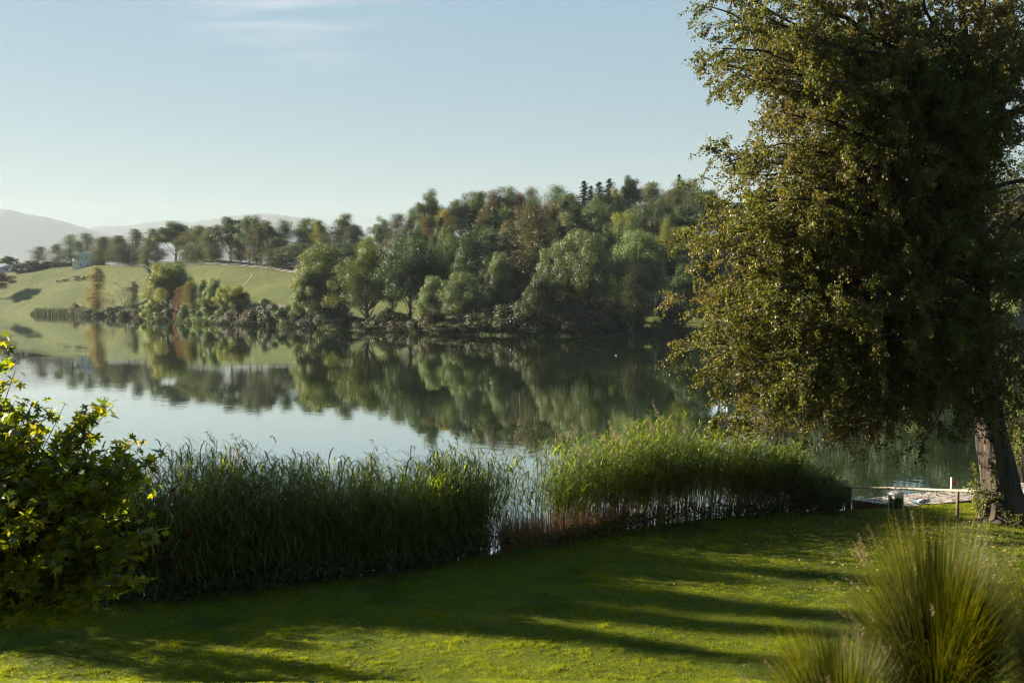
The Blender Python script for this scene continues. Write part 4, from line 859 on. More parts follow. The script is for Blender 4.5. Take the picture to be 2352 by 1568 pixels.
# long pale fence of the avenue
fp = [(262, 600.5 + 8, 648)] + [(px, None, None) for px in range(275, 701, 9)]
e = None; pts = []
for px in np.arange(255, 705, 9.0):
    Y = float(np.interp(px, [190, 345, 500, 620, 700], [655, 597, 538, 488, 448])); X = X_of(px, Y); pts.append((X, Y, float(hfar(X, Y))))
e = empty('meadow_fence', pts[0]); tag(e, 'long pale post and rail fence under the avenue trees', 'fence')
o0 = np.array(pts[0])
for p in pts:
    q = np.array(p) - o0; Geo().box((q[0] - .09, q[1] - .09, q[2] - .3), (q[0] + .09, q[1] + .09, q[2] + 1.45)).build('post', M['wood_fence'], e)
for hgt in (.55, 1.2):
    g = Geo(); g.tube([np.array(p) - o0 + [0, -.12, hgt] for p in pts], .09, 4); g.build('rail', M['wood_fence'], e)
for px, py, Y, lab in [(579, 638, 478, 'small white marker post in the meadow shade'), (612, 622.5, 484, 'small white marker post close under the fence')]:
    X = X_of(px, Y); z = float(hfar(X, Y)); g = Geo(); g.tube([[0, 0, -.3], [0, 0, 1.2]], .09, 6); o = g.build('marker_post', M['white_paint']); o.location = (X, Y, z); tag(o, lab, 'marker post')
# low wooden fence on the middle shore
e = empty('garden_fence', (X_of(1092, 262), 262, float(hfar(X_of(1092, 262), 262)))); tag(e, 'brown wooden fence between the low pale tree and the shaded bush', 'fence')
for i in range(6): Geo().box((-6 + 2.5 * i, -.08, -.3), (-5.84 + 2.5 * i, .08, 1.5)).build('post', M['wood_post'], e)
for hgt in (.5, 1.3): Geo().box((-6, -.14, hgt), (6.6, -.082, hgt + .14)).build('rail', M['wood_post'], e)

# field track strip up the meadow
g = Geo(); tp = []
for i, t in enumerate(np.linspace(0, 1, 14)):
    px = 505 + (580 - 505) * t; Y = 400 + (478 - 400) * t; X = X_of(px, Y); tp.append((X, Y))
v = []
for X, Y in tp:
    for s in (-.5, .5): v.append([X + s, Y - s * .3, float(hfar(X + s, Y - s * .3)) + .12])
g.add(v, [[2 * i, 2 * i + 1, 2 * i + 3, 2 * i + 2] for i in range(13)])
o = g.build('path', surf('track_dry_grass', (.095, .10, .035), (.12, .12, .045), .5, .95)); tag(o, 'worn dry track climbing the meadow', kind='structure')

# grazing cows
def make_cow():
    me0 = bpy.data.meshes.new('body'); V = [(-.75,0,1.12),(-.3,0,1.15),(.3,0,1.13),(.72,0,1.12),(1.02,0,.9),(1.22,0,.5),(1.34,0,.22)]; E = [(i, i+1) for i in range(6)]; Rr = [.27,.34,.33,.27,.15,.14,.08]
    def leg(root, x, y, back):
        n = len(V); k1 = .08 if back else -.03
        V.extend([(x, y, .82), (x - k1, y, .48), (x + .02, y, .06)]); Rr.extend([.13, .065, .055]); E.extend([(root, n), (n, n+1), (n+1, n+2)])
    leg(0, -.68, .2, True); leg(0, -.68, -.2, True); leg(3, .66, .18, False); leg(3, .66, -.18, False)
    n = len(V); V.extend([(-1.02,0,1.1),(-1.08,0,.6)]); Rr.extend([.04,.03]); E.extend([(0, n), (n, n+1)])
    for s in (-1, 1):
        n = len(V); V.append((1.16, s * .2, .62)); Rr.append(.035); E.append((5, n))
    me0.from_pydata(V, E, []); o = bpy.data.objects.new('tmp', me0); COL.objects.link(o)
    md = o.modifiers.new('s', 'SKIN'); me0.skin_vertices[0].data[0].use_root = True
    for i, r_ in enumerate(Rr): me0.skin_vertices[0].data[i].radius = (r_, r_)
    o.modifiers.new('d', 'SUBSURF').levels = 1
    dg = bpy.context.evaluated_depsgraph_get(); m2 = bpy.data.meshes.new_from_object(o.evaluated_get(dg)); bpy.data.objects.remove(o)
    m2.name = 'cow'; m2.materials.clear(); m2.materials.append(M['cow']); return m2
cowm = make_cow()
COWS = [(134, 649.5, 0, 'leftmost dark cow grazing alone on the slope'), (146.5, 648.5, 1, 'first of two close cows right of the leftmost cow'), (148.5, 647.5, 0, 'second of two close cows right of the leftmost cow'), (156, 646, 1, 'small cow between the pair and the main herd'),
        (175, 640.5, 0, 'upper left cow of the main herd'), (180.5, 639.5, 0, 'upper second cow of the main herd'), (175.5, 646.5, 1, 'lower left cow of the main herd'), (180, 646, 0, 'lower second cow of the main herd'),
        (188.5, 644.8, 1, 'cow in the middle of the lower herd line'), (193, 643.6, 0, 'cow right of the middle in the lower herd line'), (197, 643, 1, 'last cow of the lower herd line'), (195.5, 640, 0, 'upper cow in the middle of the herd'),
        (204, 641, 1, 'cow left of the slender yellow tree, lower one'), (207.5, 636.5, 1, 'cow left of the slender yellow tree, upper one'), (230, 637.5, 0, 'cow just right of the slender yellow tree'), (237.5, 636.6, 0, 'rightmost cow of the herd')]
for i, (px, py, fl, lab) in enumerate(COWS):
    best = None
    for Y in np.arange(545, 690, .5):
        X = X_of(px, Y); d = P(px, py, Y)[2] - float(hfar(X, Y))
        if d < 0: best = (X, Y); break
    X, Y = best or (X_of(px, 620), 620)
    o = bpy.data.objects.new('cow', cowm); COL.objects.link(o); o.location = (X, Y, float(hfar(X, Y)) - .03); o.rotation_euler = (0, 0, math.pi * fl + pyr.uniform(-.4, .4)); o.scale = (1.15,) * 3
    tag(o, lab, 'cow', 'cows grazing on the meadow')
# white bird floating on the lake
Yd = 144.0; xd = X_of(1415, Yd); e = empty('swan', (xd, Yd, 0), 0, (.42,) * 3); tag(e, 'tiny white water bird on the dark reflection', 'bird')
g = Geo(); g.tube([[-.42, 0, .2], [-.25, 0, .13], [0, 0, .12], [.22, 0, .12], [.34, 0, .1]], [.02, .13, .19, .15, .03], 10); g.tube([[.22, 0, .16], [.36, 0, .3], [.33, 0, .5], [.36, 0, .6], [.5, 0, .56]], [.07, .045, .035, .05, .015], 8)
g.build('body', M['white_paint'], e, True)

# ------------------------------------------------------------------ the big alder
def trunk_at(z):   # centre line and radius of the alder stem by height above water
    zs = [.5, .9, 1.9, 2.9, 4.6, 6.5, 10.8, 15.0, 19.0]
    ys = [1195, 1195, 1125, 1050, 930, 800, 500, 200, -90]
    xs = [2314, 2314, 2307, 2294, 2273, 2262, 2245, 2226, 2205]; rs = [.95, .74, .60, .52, .40, .34, .27, .17, .07]
    px = np.interp(z, zs, xs); r_ = np.interp(z, zs, rs)
    return np.array([(px - 1176) / F * 32.8, 32.8 + (z - 1) * .03, z]), float(r_)
AL = empty('alder_tree', (16.3, 32.8, .7)); tag(AL, 'huge alder overhanging the right side with drooping leafy limbs', 'tree')
A0 = np.array([16.3, 32.8, .7])
r = np.random.default_rng(101)
g = Geo(); zz = np.concatenate([np.linspace(.3, 3.2, 30), np.linspace(3.4, 19, 34)])
cen = np.array([trunk_at(z)[0] for z in zz]) - A0; rad = np.array([trunk_at(z)[1] for z in zz]); nth = 40
th = np.linspace(0, 2 * np.pi, nth, endpoint=False)
jit = 1 + .07 * np.sin(5 * th + 1)[None] + .05 * vnoise(th[None] * 9 / 1.0 + 0 * zz[:, None], zz[:, None] * 1.6, 5) + .10 * np.clip(1.6 - zz, 0, 1)[:, None] * np.maximum(0, np.sin(4 * th + .5))[None] + .035 * vnoise(th[None] * 22 / 2 + 0 * zz[:, None], zz[:, None] * 2.2, 6)
g.tube(cen, rad, nth, jit=jit)
g.build('trunk', M['bark_alder'], AL, True)
# limbs, secondary branches, twigs
limb_ends = [(1652,122,32),(1665,15,31),(1720,-90,34),(1650,325,33),(1648,440,31),(1600,590,31),(1572,690,33),(1578,800,31),(1612,740,28),(1655,895,31.5),(1690,560,28),(1720,250,29),(1760,840,29),(1835,935,30),(1815,985,32),
             (1885,1010,31),(1990,985,29),(2050,940,29),(2130,960,31),(1800,700,26.5),(1850,430,26),(1900,150,27),(1880,870,26.5),(2040,700,25),(2100,400,28),(2160,880,29),(2250,820,29.5),(2050,130,28),(2300,960,30),(1750,600,35),
             (1790,380,38),(1830,130,37),(1900,-120,33),(2000,250,40),(1960,560,40),(1980,820,38),(2100,-150,30),(2200,650,40),(2150,100,40),(2330,300,30),(2400,700,30),(2450,900,29),(2480,500,27),(2500,150,29),(2600,600,32),(2650,850,34),(2700,350,33),(2560,0,34),(2400,-100,33),(2450,450,40),(2350,150,40),(2640,600,38),
 (1960,40,30),(2060,-20,34),(2000,120,33),(2160,60,30),(2240,-60,27),(2280,120,30),(2330,40,36),(2180,260,30),(2080,280,30),(1950,330,35),(2250,450,29.5),(2000,500,29),(2340,620,30),(2120,560,28.5),(1930,560,30),(1860,300,31),(2200,-200,36),(2300,-180,30),(1610,540,31),(1598,622,33),(1592,662,30),(1640,480,32),(1662,400,30),(1632,585,29),(1700,470,28),(1692,185,30),(1745,85,29),(1765,330,30),(1705,400,33),(1785,190,33),(1830,20,30),(1720,-45,30),(1780,-60,32),(1662,62,32),(1765,150,29),(1820,95,33),(1880,60,29),(1850,205,31),(1950,-60,30),(1980,200,29),(2280,30,30),(2340,200,31),(2330,-60,33),(2220,180,30),(2380,100,32),(1735,235,31),(1690,110,30),(1600,832,31),(1642,885,30),(1572,772,30),(1690,915,31),(1725,860,29.5),(1560,735,31.5),(1585,560,32),(1625,790,29),(1655,930,32),(1612,470,31.5),(1780,905,30),(1660,350,31),(1900,260,30),(1688,-25,31),(1715,45,33),(1900,760,31),(1960,860,32),(1990,620,31),(2080,820,31),(2060,520,32),(2150,760,32),(2020,420,31),(1940,460,32),(2180,560,34),(2090,300,33),(2240,700,33),(2300,560,32),(2250,300,33),(2310,420,34),(2290,780,31),(2340,880,31),(1850,600,31),(1830,500,33),(1780,640,32)]
BR = Geo(); leaves = []; cats = []
def branch_frame(d):
    a = unit(np.cross(d, [0, 0, 1.0]) + 1e-6); return a, np.cross(a, d)
def al_leaves(pth, n, sp):
    q = r.random(n) * (len(pth) - 1); i = np.minimum(len(pth) - 2, q.astype(int)); f = (q - i)[:, None]
    c = pth[i] * (1 - f) + pth[i + 1] * f + r.normal(size=(n, 3)) * sp
    nr = unit(rand_dirs(r, n) + [0, -.1, .55]); L = r.uniform(.060, .105, n)
    td = np.tile([0, 0, -.9], (n, 1)) + r.normal(size=(n, 3)) * .8
    leaves.append(leaf_quads(c, nr, L, L * .82, r, td))
for (px, py, Y) in limb_ends:
    px = px + 34 if px < 1700 and py > 380 else px; Y = max(Y, 30.5 if px > 1900 else (28.5 if px > 1720 else Y)); e = P(px, py, Y); zs = np.clip(8 - ((.52 * py + 330) - 690) / F * 32.8 + r.normal() * .4, 3.6, 18)
    s, tr = trunk_at(zs); Lm = np.linalg.norm(e - s)
    mid = (s + e) / 2 + np.array([0, 0, .10 * Lm + .2]) + r.normal(size=3) * .3
    n = 14; path = bez(s, mid, e, n) + np.cumsum(r.normal(size=(n, 3)) * .11, axis=0) * np.linspace(0, 1, n)[:, None]
    R0 = min(tr * .7, .028 + .0095 * Lm); BR.tube(path - A0, np.linspace(R0, .018, n) , 7, cap=False)
    nsec = int(4 + Lm * 1.15); dens = .35 if px > 2420 else 1.0
    for k_ in range(nsec):
        t = .16 + .84 * (k_ + r.random()) / nsec; i = min(n - 2, int(t * (n - 1))); p = path[i] + (path[i + 1] - path[i]) * (t * (n - 1) - i)
        d = unit(path[i + 1] - path[i]); a, b = branch_frame(d); ang = r.uniform(.5, 1.15) * (1 if k_ % 2 else -1)
        dd = unit(d * math.cos(ang) + a * math.sin(ang) + b * r.normal() * .45 + np.array([0, 0, -.10])); L2 = (.8 + .26 * Lm * (1.1 - t)) * r.uniform(.7, 1.15)
        e2 = p + dd * L2 + np.array([0, 0, -.10 * L2 - .1]); m = 8; pt2 = bez(p, p + dd * L2 * .55 + [0, 0, .10 * L2], e2, m)
        BR.tube(pt2 - A0, np.linspace(max(.012, R0 * .33 * (1.1 - t)), .007, m), 4, cap=False)
        ntw = int((4.4 + 3.8 * L2) * (1 if px <= 2420 else .7))
        for q in range(ntw):
            u = .12 + .88 * (q + r.random()) / ntw; j = min(m - 2, int(u * (m - 1))); p3 = pt2[j] + (pt2[j + 1] - pt2[j]) * (u * (m - 1) - j)
            d2 = unit(pt2[j + 1] - pt2[j]); L3 = r.uniform(.35, .95) * (1.15 - .4 * u)
            d3 = unit(d2 * .7 + r.normal(size=3) * .6 + np.array([0, 0, -.15])); e3 = p3 + d3 * L3 + np.array([0, 0, -.18 * L3])
            pt3 = bez(p3, p3 + d3 * L3 * .6, e3, 4); BR.tube(pt3 - A0, np.array([.007, .006, .005, .003]), 3, cap=False)
            top_thin = .85 if py < 460 and px < 1740 else 1.0
            al_leaves(pt3, int(43 * dens * top_thin * r.uniform(.6, 1.25)), .052)
            nc = int((4 if py < 700 else 2) * dens + r.random() * 2)
            if nc:
                c = pt3[r.integers(1, 4, nc)] + r.normal(size=(nc, 3)) * .05 - [0, 0, .05]
                cats.append(leaf_quads(c, unit(rand_dirs(r, nc) * [1, 1, .1]), r.uniform(.07, .13, nc), .022, r, np.tile([0, 0, -1.], (nc, 1)) + r.normal(size=(nc, 3)) * .15))
BR.build('branches', M['twig'], AL, True)
lv = np.concatenate(leaves); link_mesh('foliage', soup('foliage', lv - A0), M['alder'], AL)
ct = np.concatenate(cats); link_mesh('catkins', soup('catkins', ct - A0), M['catkin'], AL)
print('alder leaves', len(lv), 'catkins', len(ct))
# leafy suckers on the lit side of the trunk
def leafy_shrub(name, label, cat, pos, hgt, wid, nst, per, Lr, mat, seed, aspect=.45, lean=(0, 0), stemmat='twig', group=None, upright=.8):
    rr = np.random.default_rng(seed); e = empty(name, pos); g = Geo(); V = []
    for i in range(nst):
        a = rr.uniform(0, 6.28); q = rr.uniform(0, 1) ** .6; b = np.array([math.cos(a) * q * wid * .28, math.sin(a) * q * wid * .28, -.1])
        tip = np.array([math.cos(a) * q * wid * .5 + lean[0] + rr.normal() * .1, math.sin(a) * q * wid * .5 + lean[1] + rr.normal() * .1, hgt * rr.uniform(.55, 1.05) * (1.1 - .35 * q)])
        pt = bez(b, (b + tip) / 2 + [0, 0, hgt * .12], tip, 6); g.tube(pt, np.linspace(.014, .004, 6), 4, cap=False)
        k2 = rr.integers(4, 8)
        for j in range(k2):
            u = .3 + .7 * (j + rr.random()) / k2; s = pt[min(5, int(u * 5.5))]; d = unit(rand_dirs(rr, 1)[0] * .8 + [0, 0, upright]); L = rr.uniform(.25, .6) * (hgt / 2.2) ** .5
            p2 = bez(s, s + d * L * .6, s + d * L + [0, 0, -.03], 4); g.tube(p2, np.array([.006, .005, .004, .003]), 3, cap=False)
            m = per; t = rr.random(m); c = p2[np.minimum(3, (t * 3.9).astype(int))] + rr.normal(size=(m, 3)) * .035
            sz = rr.uniform(*Lr, m); V.append(leaf_quads(c, unit(rand_dirs(rr, m) + [0, 0, .4]), sz, sz * aspect, rr, np.tile(d, (m, 1)) + rr.normal(size=(m, 3)) * .6))
    g.build('stems', M[stemmat], e, True); link_mesh('foliage', soup('foliage', np.concatenate(V)), M[mat], e); tag(e, label, cat, group); return e
p0 = P(2243, 1150, 32.3); leafy_shrub('climbing_shoots', 'bright leafy shoots growing up the left of the alder trunk', 'shoots', (p0[0] + .12, 32.25, .75), 2.0, .75, 10, 12, (.06, .10), 'ygreen', 5, aspect=.8, lean=(-.05, 0))
p0 = P(2330, 1190, 31.6); leafy_shrub('seedling', 'small pale green seedling at the foot of the alder trunk', 'seedling', (p0[0], 31.6, .75), .55, .3, 4, 8, (.04, .07), 'ygreen', 6, aspect=.7)

# ------------------------------------------------------------------ reed bed along the bank
r = np.random.default_rng(55)
TOP_PX = [300,340,400,480,600,700,800,900,1000,1100,1150,1200,1250,1300,1400,1500,1600,1700,1800,1850,1900,1935]
TOP_PY = [1072,1065,1048,1045,1065,1082,1078,1062,1052,1040,1048,1046,1022,1012,1000,996,1008,1012,1042,1072,1110,1140]
n = 4600; px = r.uniform(60, 1935, n); keep = (px < 1130) | (r.random(n) < .74)
gap = ((px > 1120) & (px < 1262)) | ((px > 1300) & (px < 1440) & (r.random(n) < .3))
keep[gap] = r.random(gap.sum()) < .33; keep &= r.random(n) < np.interp(px, [1040, 1150, 1205, 1290], [1, .5, .45, 1])
px = px[keep]; n = len(px); q = r.random(n) ** .8
eY = 7.4 * F / (np.interp(px, EDGE_PX, EDGE_PY) - 690); Yb = eY + .15 + q * 3.2; X = (px - 1176) / F * Yb
zb = np.maximum(hnear(X, Yb), -.1); zt = np.array([P(a, b, c)[2] for a, b, c in zip(px, np.interp(px, TOP_PX, TOP_PY), Yb)]) + .12
H = np.clip(zt - zb, .8, 3.9) * (1.0 - .45 * r.random(n) ** 1.5) * (1 + .15 * vnoise(px / 22, Yb * .6, 44) + .05 * r.normal(size=n)); H = np.where(px < 330, H * .95, H)
lean = r.normal(size=(n, 2)) * .10 + [.13, -.06]; clump = vnoise(px / 60, Yb * 1.2, 2)[:, None] * [.10, .05]
tipx = (lean + clump) * H[:, None]
ST = []; LV = []; PL = []
for s in range(4):   # stems: thin 3-sided would be heavy, crossed strips instead
    t0, t1 = s / 4, (s + 1) / 4
    for ax in (np.array([1., 0, 0]), np.array([0, 1., 0])):
        a = np.stack([X + tipx[:, 0] * t0 ** 2, Yb + tipx[:, 1] * t0 ** 2, zb + H * t0], -1); b = np.stack([X + tipx[:, 0] * t1 ** 2, Yb + tipx[:, 1] * t1 ** 2, zb + H * t1], -1)
        w0 = .011 * (1.1 - .6 * t0) * ax / 2 * 1.4; w1 = .011 * (1.1 - .6 * t1) * ax / 2 * 1.4
        ST.append(np.stack([a - w0, a + w0, b + w1, b - w1], 1))
nl = 14
for k_ in range(nl + 7):
    t = (.14 + .84 * (k_ + r.random(n)) / nl) if k_ < nl else (.50 + .48 * (k_ - nl + r.random(n)) / 7); base = np.stack([X + tipx[:, 0] * t ** 2, Yb + tipx[:, 1] * t ** 2, zb + H * t], -1)
    L = r.uniform(.42, .80, n) * np.where(t > .92, .7, 1); a = r.normal(size=n) * .9 + (math.pi if k_ % 2 else 0) + .3
    hd = np.stack([np.cos(a), np.sin(a) * .8, 0 * a], -1); up = np.where(t > .82, 1.5, .75) + r.normal(size=n) * .2; w = r.uniform(.024, .044, n)
    sd_ = np.stack([-np.sin(a), np.cos(a), 0 * a], -1); zt_ = np.array([0, 0, 1.0])
    d0 = unit(hd + zt_ * up[:, None]); pts = [base, base + d0 * (L * .4)[:, None]]
    pts.append(pts[1] + unit(hd + zt_ * (up * .35 - .1)[:, None]) * (L * .35)[:, None]); pts.append(pts[2] + unit(hd + zt_ * (up * .1 - .75)[:, None] + [.15, 0, 0]) * (L * .35)[:, None])
    ws = [.5, 1, .7, .05]
    sel = r.random(n) < np.where(t < .42, .12 + .75 * (px < 1130), 1.0)
    if k_ >= nl: sel = px > 1255
    for s in range(3):
        w0 = (w * ws[s] / 2)[:, None] * sd_; w1 = (w * ws[s + 1] / 2)[:, None] * sd_
        LV.append(np.stack([pts[s] - w0, pts[s] + w0, pts[s + 1] + w1, pts[s + 1] - w1], 1)[sel])
# seed plumes, mostly in the middle and right
pm = (r.random(n) < np.interp(px, [300, 800, 1150, 1250, 1450, 1600, 1900], [.05, .06, .07, .22, .20, .06, .03])) & (H > 2.2); ip = np.nonzero(pm)[0]
tips = np.stack([X + tipx[:, 0], Yb + tipx[:, 1], zb + H], -1)[ip]
for k_ in range(26):
    u = k_ / 26; c = tips + np.array([.16 * u, -.03 * u, .02 + .26 * (1 - u) - .05 * u]) + r.normal(size=(len(ip), 3)) * [.030, .030, .035]
    PL.append(leaf_quads(c, unit(rand_dirs(r, len(ip)) * [1, 1, .3]), .085, .016, r, np.tile([.5, 0, -.5], (len(ip), 1)) + r.normal(size=(len(ip), 3)) * .35))
# long arching blades spilling over the front of the left part
m_ = 1700; pxa = 330 + 850 * r.random(m_) ** 1.25; ya = 7.4 * F / (np.interp(pxa, EDGE_PX, EDGE_PY) - 690) + r.uniform(.0, 1.2, m_); xa = (pxa - 1176) / F * ya
za = hnear(xa, ya) + r.uniform(.2, 2.3, m_); aa = r.normal(size=m_) * .8 - .9; hd = np.stack([np.cos(aa), np.sin(aa), 0 * aa], -1); sdv = np.stack([-np.sin(aa), np.cos(aa), 0 * aa], -1) * (r.uniform(.016, .034, m_) / 2)[:, None]
La = r.uniform(.6, 1.15, m_); pp_ = [np.stack([xa, ya, za], -1)]
for up in (1.3, .35, -.45, -1.4): pp_.append(pp_[-1] + unit(hd + [0, 0, up]) * (La * .3)[:, None])
for i, (w0, w1) in enumerate([(.6, 1), (1, .9), (.9, .55), (.55, .05)]): LV.append(np.stack([pp_[i] - sdv * w0, pp_[i] + sdv * w0, pp_[i + 1] + sdv * w1, pp_[i + 1] - sdv * w1], 1))
RB = empty('reed_bed', (0, 29, .4)); tag(RB, 'tall reeds with feathery tips along the near bank', 'reeds', kind='stuff'); R0_ = np.array([0, 29, .4])
link_mesh('reed_stems', soup('reed_stems', np.concatenate(ST) - R0_), M['reedstem'], RB)
link_mesh('reed_leaves', soup('reed_leaves', np.concatenate(LV) - R0_), M['reed'], RB)
link_mesh('reed_plumes', soup('reed_plumes', np.concatenate(PL) - R0_), M['plume'], RB)
# undergrowth at the reeds' feet
n = 30000; px = r.uniform(-40, 1950, n); keep = r.random(n) > np.interp(px, [1060, 1150, 1240, 1330], [0, .85, .85, .1]); px = px[keep]; n = len(px)
eY = 7.4 * F / (np.interp(px, EDGE_PX, EDGE_PY) - 690); Yb = eY + r.normal(size=n) * .45 + .25; X = (px - 1176) / F * Yb
hh = (.25 + .55 * (vnoise(px / 30, Yb * 1.5, 12) * .5 + .5)) * np.clip(1 - (Yb - eY - .3) ** 2 / 4, .2, 1)
z = hnear(X, Yb) + hh * r.random(n) ** .8
sz = r.uniform(.05, .11, n)
o = link_mesh('undergrowth', soup('undergrowth', leaf_quads(np.stack([X, Yb, z], -1), unit(rand_dirs(r, n) + [0, 0, .6]), sz, sz * .6, r)), M['nettle']); tag(o, 'dark low weeds along the foot of the reeds', 'undergrowth', kind='stuff')
# dead leaning blades and warm stubble in the gap
n = 5200; px = 1150 + 290 * r.random(n) ** 1.2; eY = 7.4 * F / (np.interp(px, EDGE_PX, EDGE_PY) - 690); Yb = eY + r.uniform(.2, 1.8, n); X = (px - 1176) / F * Yb
V = blades(r, np.stack([X, Yb, hnear(X, Yb)], -1), r.uniform(.3, 1.7, n), np.full(n, .014), r.uniform(0, .35, n), 3)
o = link_mesh('dry_stalks', soup('dry_stalks', V), M['drystalk']); tag(o, 'warm brown dry stalks in the reed gap', 'dry stalks', kind='stuff')

def bankY(px, off): return 7.4 * F / (float(np.interp(px, EDGE_PX, EDGE_PY)) - 690) + off
def bank_shrub(px, off, **kw):
    Y = bankY(px, off); X = (px - 1176) / F * Y; return dict(pos=(X, Y, max(0., float(hnear(X, Y)))))
leafy_shrub('willow_shrub', 'small leaved willow rising over the reeds beside the maple', 'shrub', bank_shrub(455, 1.2)['pos'], 3.7, 2.2, 36, 26, (.05, .09), 'willow', 61, aspect=.3, group='willows in the reed bed')
leafy_shrub('willow_shrub', 'leafy willow with upright twigs left of the arching reeds', 'shrub', bank_shrub(530, 1.4)['pos'], 3.45, 1.8, 28, 26, (.05, .09), 'willow', 62, aspect=.3, group='willows in the reed bed')
leafy_shrub('viburnum_shrub', 'dark shrub with clusters of red leaves beside the maple', 'shrub', bank_shrub(400, .8)['pos'], 2.9, 2.6, 34, 30, (.06, .10), 'viburnum', 63, aspect=.6)
leafy_shrub('willow_shrub', 'leafy grey green willow at the right end of the reeds', 'shrub', bank_shrub(1790, 1.2)['pos'], 2.9, 2.6, 44, 30, (.045, .08), 'willow', 64, aspect=.4, group='willows in the reed bed')
leafy_shrub('willow_shrub', 'lower willow thicket leaning toward the railing', 'shrub', bank_shrub(1862, .9)['pos'], 2.1, 2.4, 40, 30, (.045, .08), 'willow', 65, aspect=.4, group='willows in the reed bed')
leafy_shrub('willow_shrub', 'low leafy shrub touching the left railing post', 'shrub', bank_shrub(1908, .8)['pos'], 1.4, 1.3, 26, 24, (.045, .08), 'willow', 66, aspect=.45, group='willows in the reed bed')
leafy_shrub('willow_shrub', 'dense willow behind the right reeds', 'shrub', bank_shrub(1720, 1.8)['pos'], 2.9, 2.0, 30, 26, (.045, .08), 'willow', 67, aspect=.35, group='willows in the reed bed')
leafy_shrub('spindle_shrub', 'red and yellow autumn shrub behind the alder trunk at the edge', 'shrub', (21.2, 40.6, .3), 5.2, 2.6, 44, 26, (.07, .11), 'redgreen', 68, aspect=.6)

# ------------------------------------------------------------------ trees left of the view that shade the bank
def near_tree(kind, x, y, H, Wd, mat, label):
    plant(kind, x, y, float(hnear(x, y)) - .1, H, Wd, mat, label, 'trees left of the lawn')

# ------------------------------------------------------------------ lawn grass
n = 1300000; r = np.random.default_rng(77)
Yb = 17.2 + (36.5 - 17.2) * r.random(n) ** 1.15; X = (r.uniform(-150, 2500, n) - 1176) / F * Yb
keep = (Yb < edgeY(X) + .15) & ~((X > 13.2) & (Yb > 35.0 + (X - 13.8) * .36)); X, Yb = X[keep], Yb[keep]; n = len(X)
pn = vnoise(X / .13, Yb / .13, 14) * .6 + vnoise(X / .42, Yb / .42, 15) * .5
hh = (.016 + .055 * np.clip(pn, 0, 1)) * r.uniform(.6, 1.5, n) + np.where((X > 14.5) & (Yb > 32.6), .05, 0); w = r.uniform(.012, .026, n); a = r.uniform(0, 6.28, n); l2 = r.normal(size=(n, 2)) * .022 + [.006, 0]
b = np.stack([X, Yb, hnear(X, Yb) - .003], -1); sv = np.stack([np.cos(a), np.sin(a), 0 * a], -1) * (w / 2)[:, None]
tp = b + np.stack([l2[:, 0], l2[:, 1], hh], -1)
o = link_mesh('grass', soup('grass', np.stack([b - sv, b + sv, tp], 1)), M['grass']); tag(o, 'short green lawn grass in stripes of sun and shade', 'grass', kind='stuff')
# fallen leaves
def litter(name, X, Y, Z, s, mat, label):
    n = len(X); V = leaf_quads(np.stack([X, Y, Z], -1), unit(rand_dirs(r, n) * .55 + [0, 0, 1.0]), s, s * .7, r)
    o = link_mesh(name, soup(name, V), mat); tag(o, label, 'fallen leaves', kind='stuff')
n = 3000; px = np.clip(r.normal(2190, 200, n), 1500, 2420); Yb = r.uniform(25, 34.5, n); X = (px - 1176) / F * Yb
litter('fallen_leaves', X, Yb, hnear(X, Yb) + .045, r.uniform(.05, .11, n), M['litter_y'], 'pale and brown leaves scattered on the lawn under the alder')
n = 700; X = r.uniform(-9, 14, n); Yb = r.uniform(19, 32, n); k_ = Yb < edgeY(X); X, Yb = X[k_], Yb[k_]
litter('fallen_leaves', X, Yb, hnear(X, Yb) + .04, r.uniform(.03, .06, len(X)), M['litter_y'], 'few small leaves strewn over the open lawn')

# ------------------------------------------------------------------ deck, railing, bin, bundle, sign
DA = np.array([12.75, 37.0]); du = np.array([.918, .397]); dn = np.array([.397, -.918]); DZ = .56
DK = empty('deck', (DA[0], DA[1], 0)); tag(DK, 'pale wooden jetty deck littered with dry leaves', 'deck')
Md = np.eye(4); Md[:2, 0] = du; Md[:2, 1] = -dn; 
def dk(lo, hi): return (lo, hi, Md)
g = Geo(); nb = 13; wB = 1.75 / nb
for i in range(nb):   # boards run along the deck
    y1 = -i * wB; x0 = i * wB * .62
    g.box((x0, y1 - wB + .005, DZ - .04), (9.6, y1, DZ + pyr.uniform(-.003, .003)), Md)
g.build('deck_boards', M['deck'], DK)
g = Geo(); # side beams
g.add([[*(du * 0 + dn * 0 - du * .02), DZ - .02], [*(du * 1.10 + dn * 1.77), DZ - .02], [*(du * 1.10 + dn * 1.77), -.3], [*(-du * .02), -.3],
       [*(du * .06), DZ - .045], [*(du * 1.16 + dn * 1.72), DZ - .045], [*(du * 1.16 + dn * 1.72), -.3], [*(du * .06), -.3]], [[0, 1, 2, 3], [4, 7, 6, 5], [0, 4, 5, 1], [3, 2, 6, 7], [0, 3, 7, 4], [1, 5, 6, 2]])
g.build('side_beam', M['deck_side'], DK)
Geo().box((1.12, -1.80, .1), (9.6, -1.752, DZ - .01), Md).build('edge_beam', M['deck_side'], DK)
for x in (1.6, 4.2, 6.8, 9.2):
    g = Geo(); c = du * x - dn * -.12; g.tube([[c[0], c[1], -1.2], [c[0], c[1], DZ - .045]], .08, 8); g.build('pile', M['wood_post'], DK)
n = 1500; u = r.uniform(.3, 9.3, n); v = r.random(n) * 1.7; k_ = (u > v * .62 + .1) & (vnoise(u * 1.7, v * 2.5, 3) + r.normal(size=n) * .45 > -.1); u, v = u[k_], v[k_]
XY = DA + u[:, None] * du + v[:, None] * dn
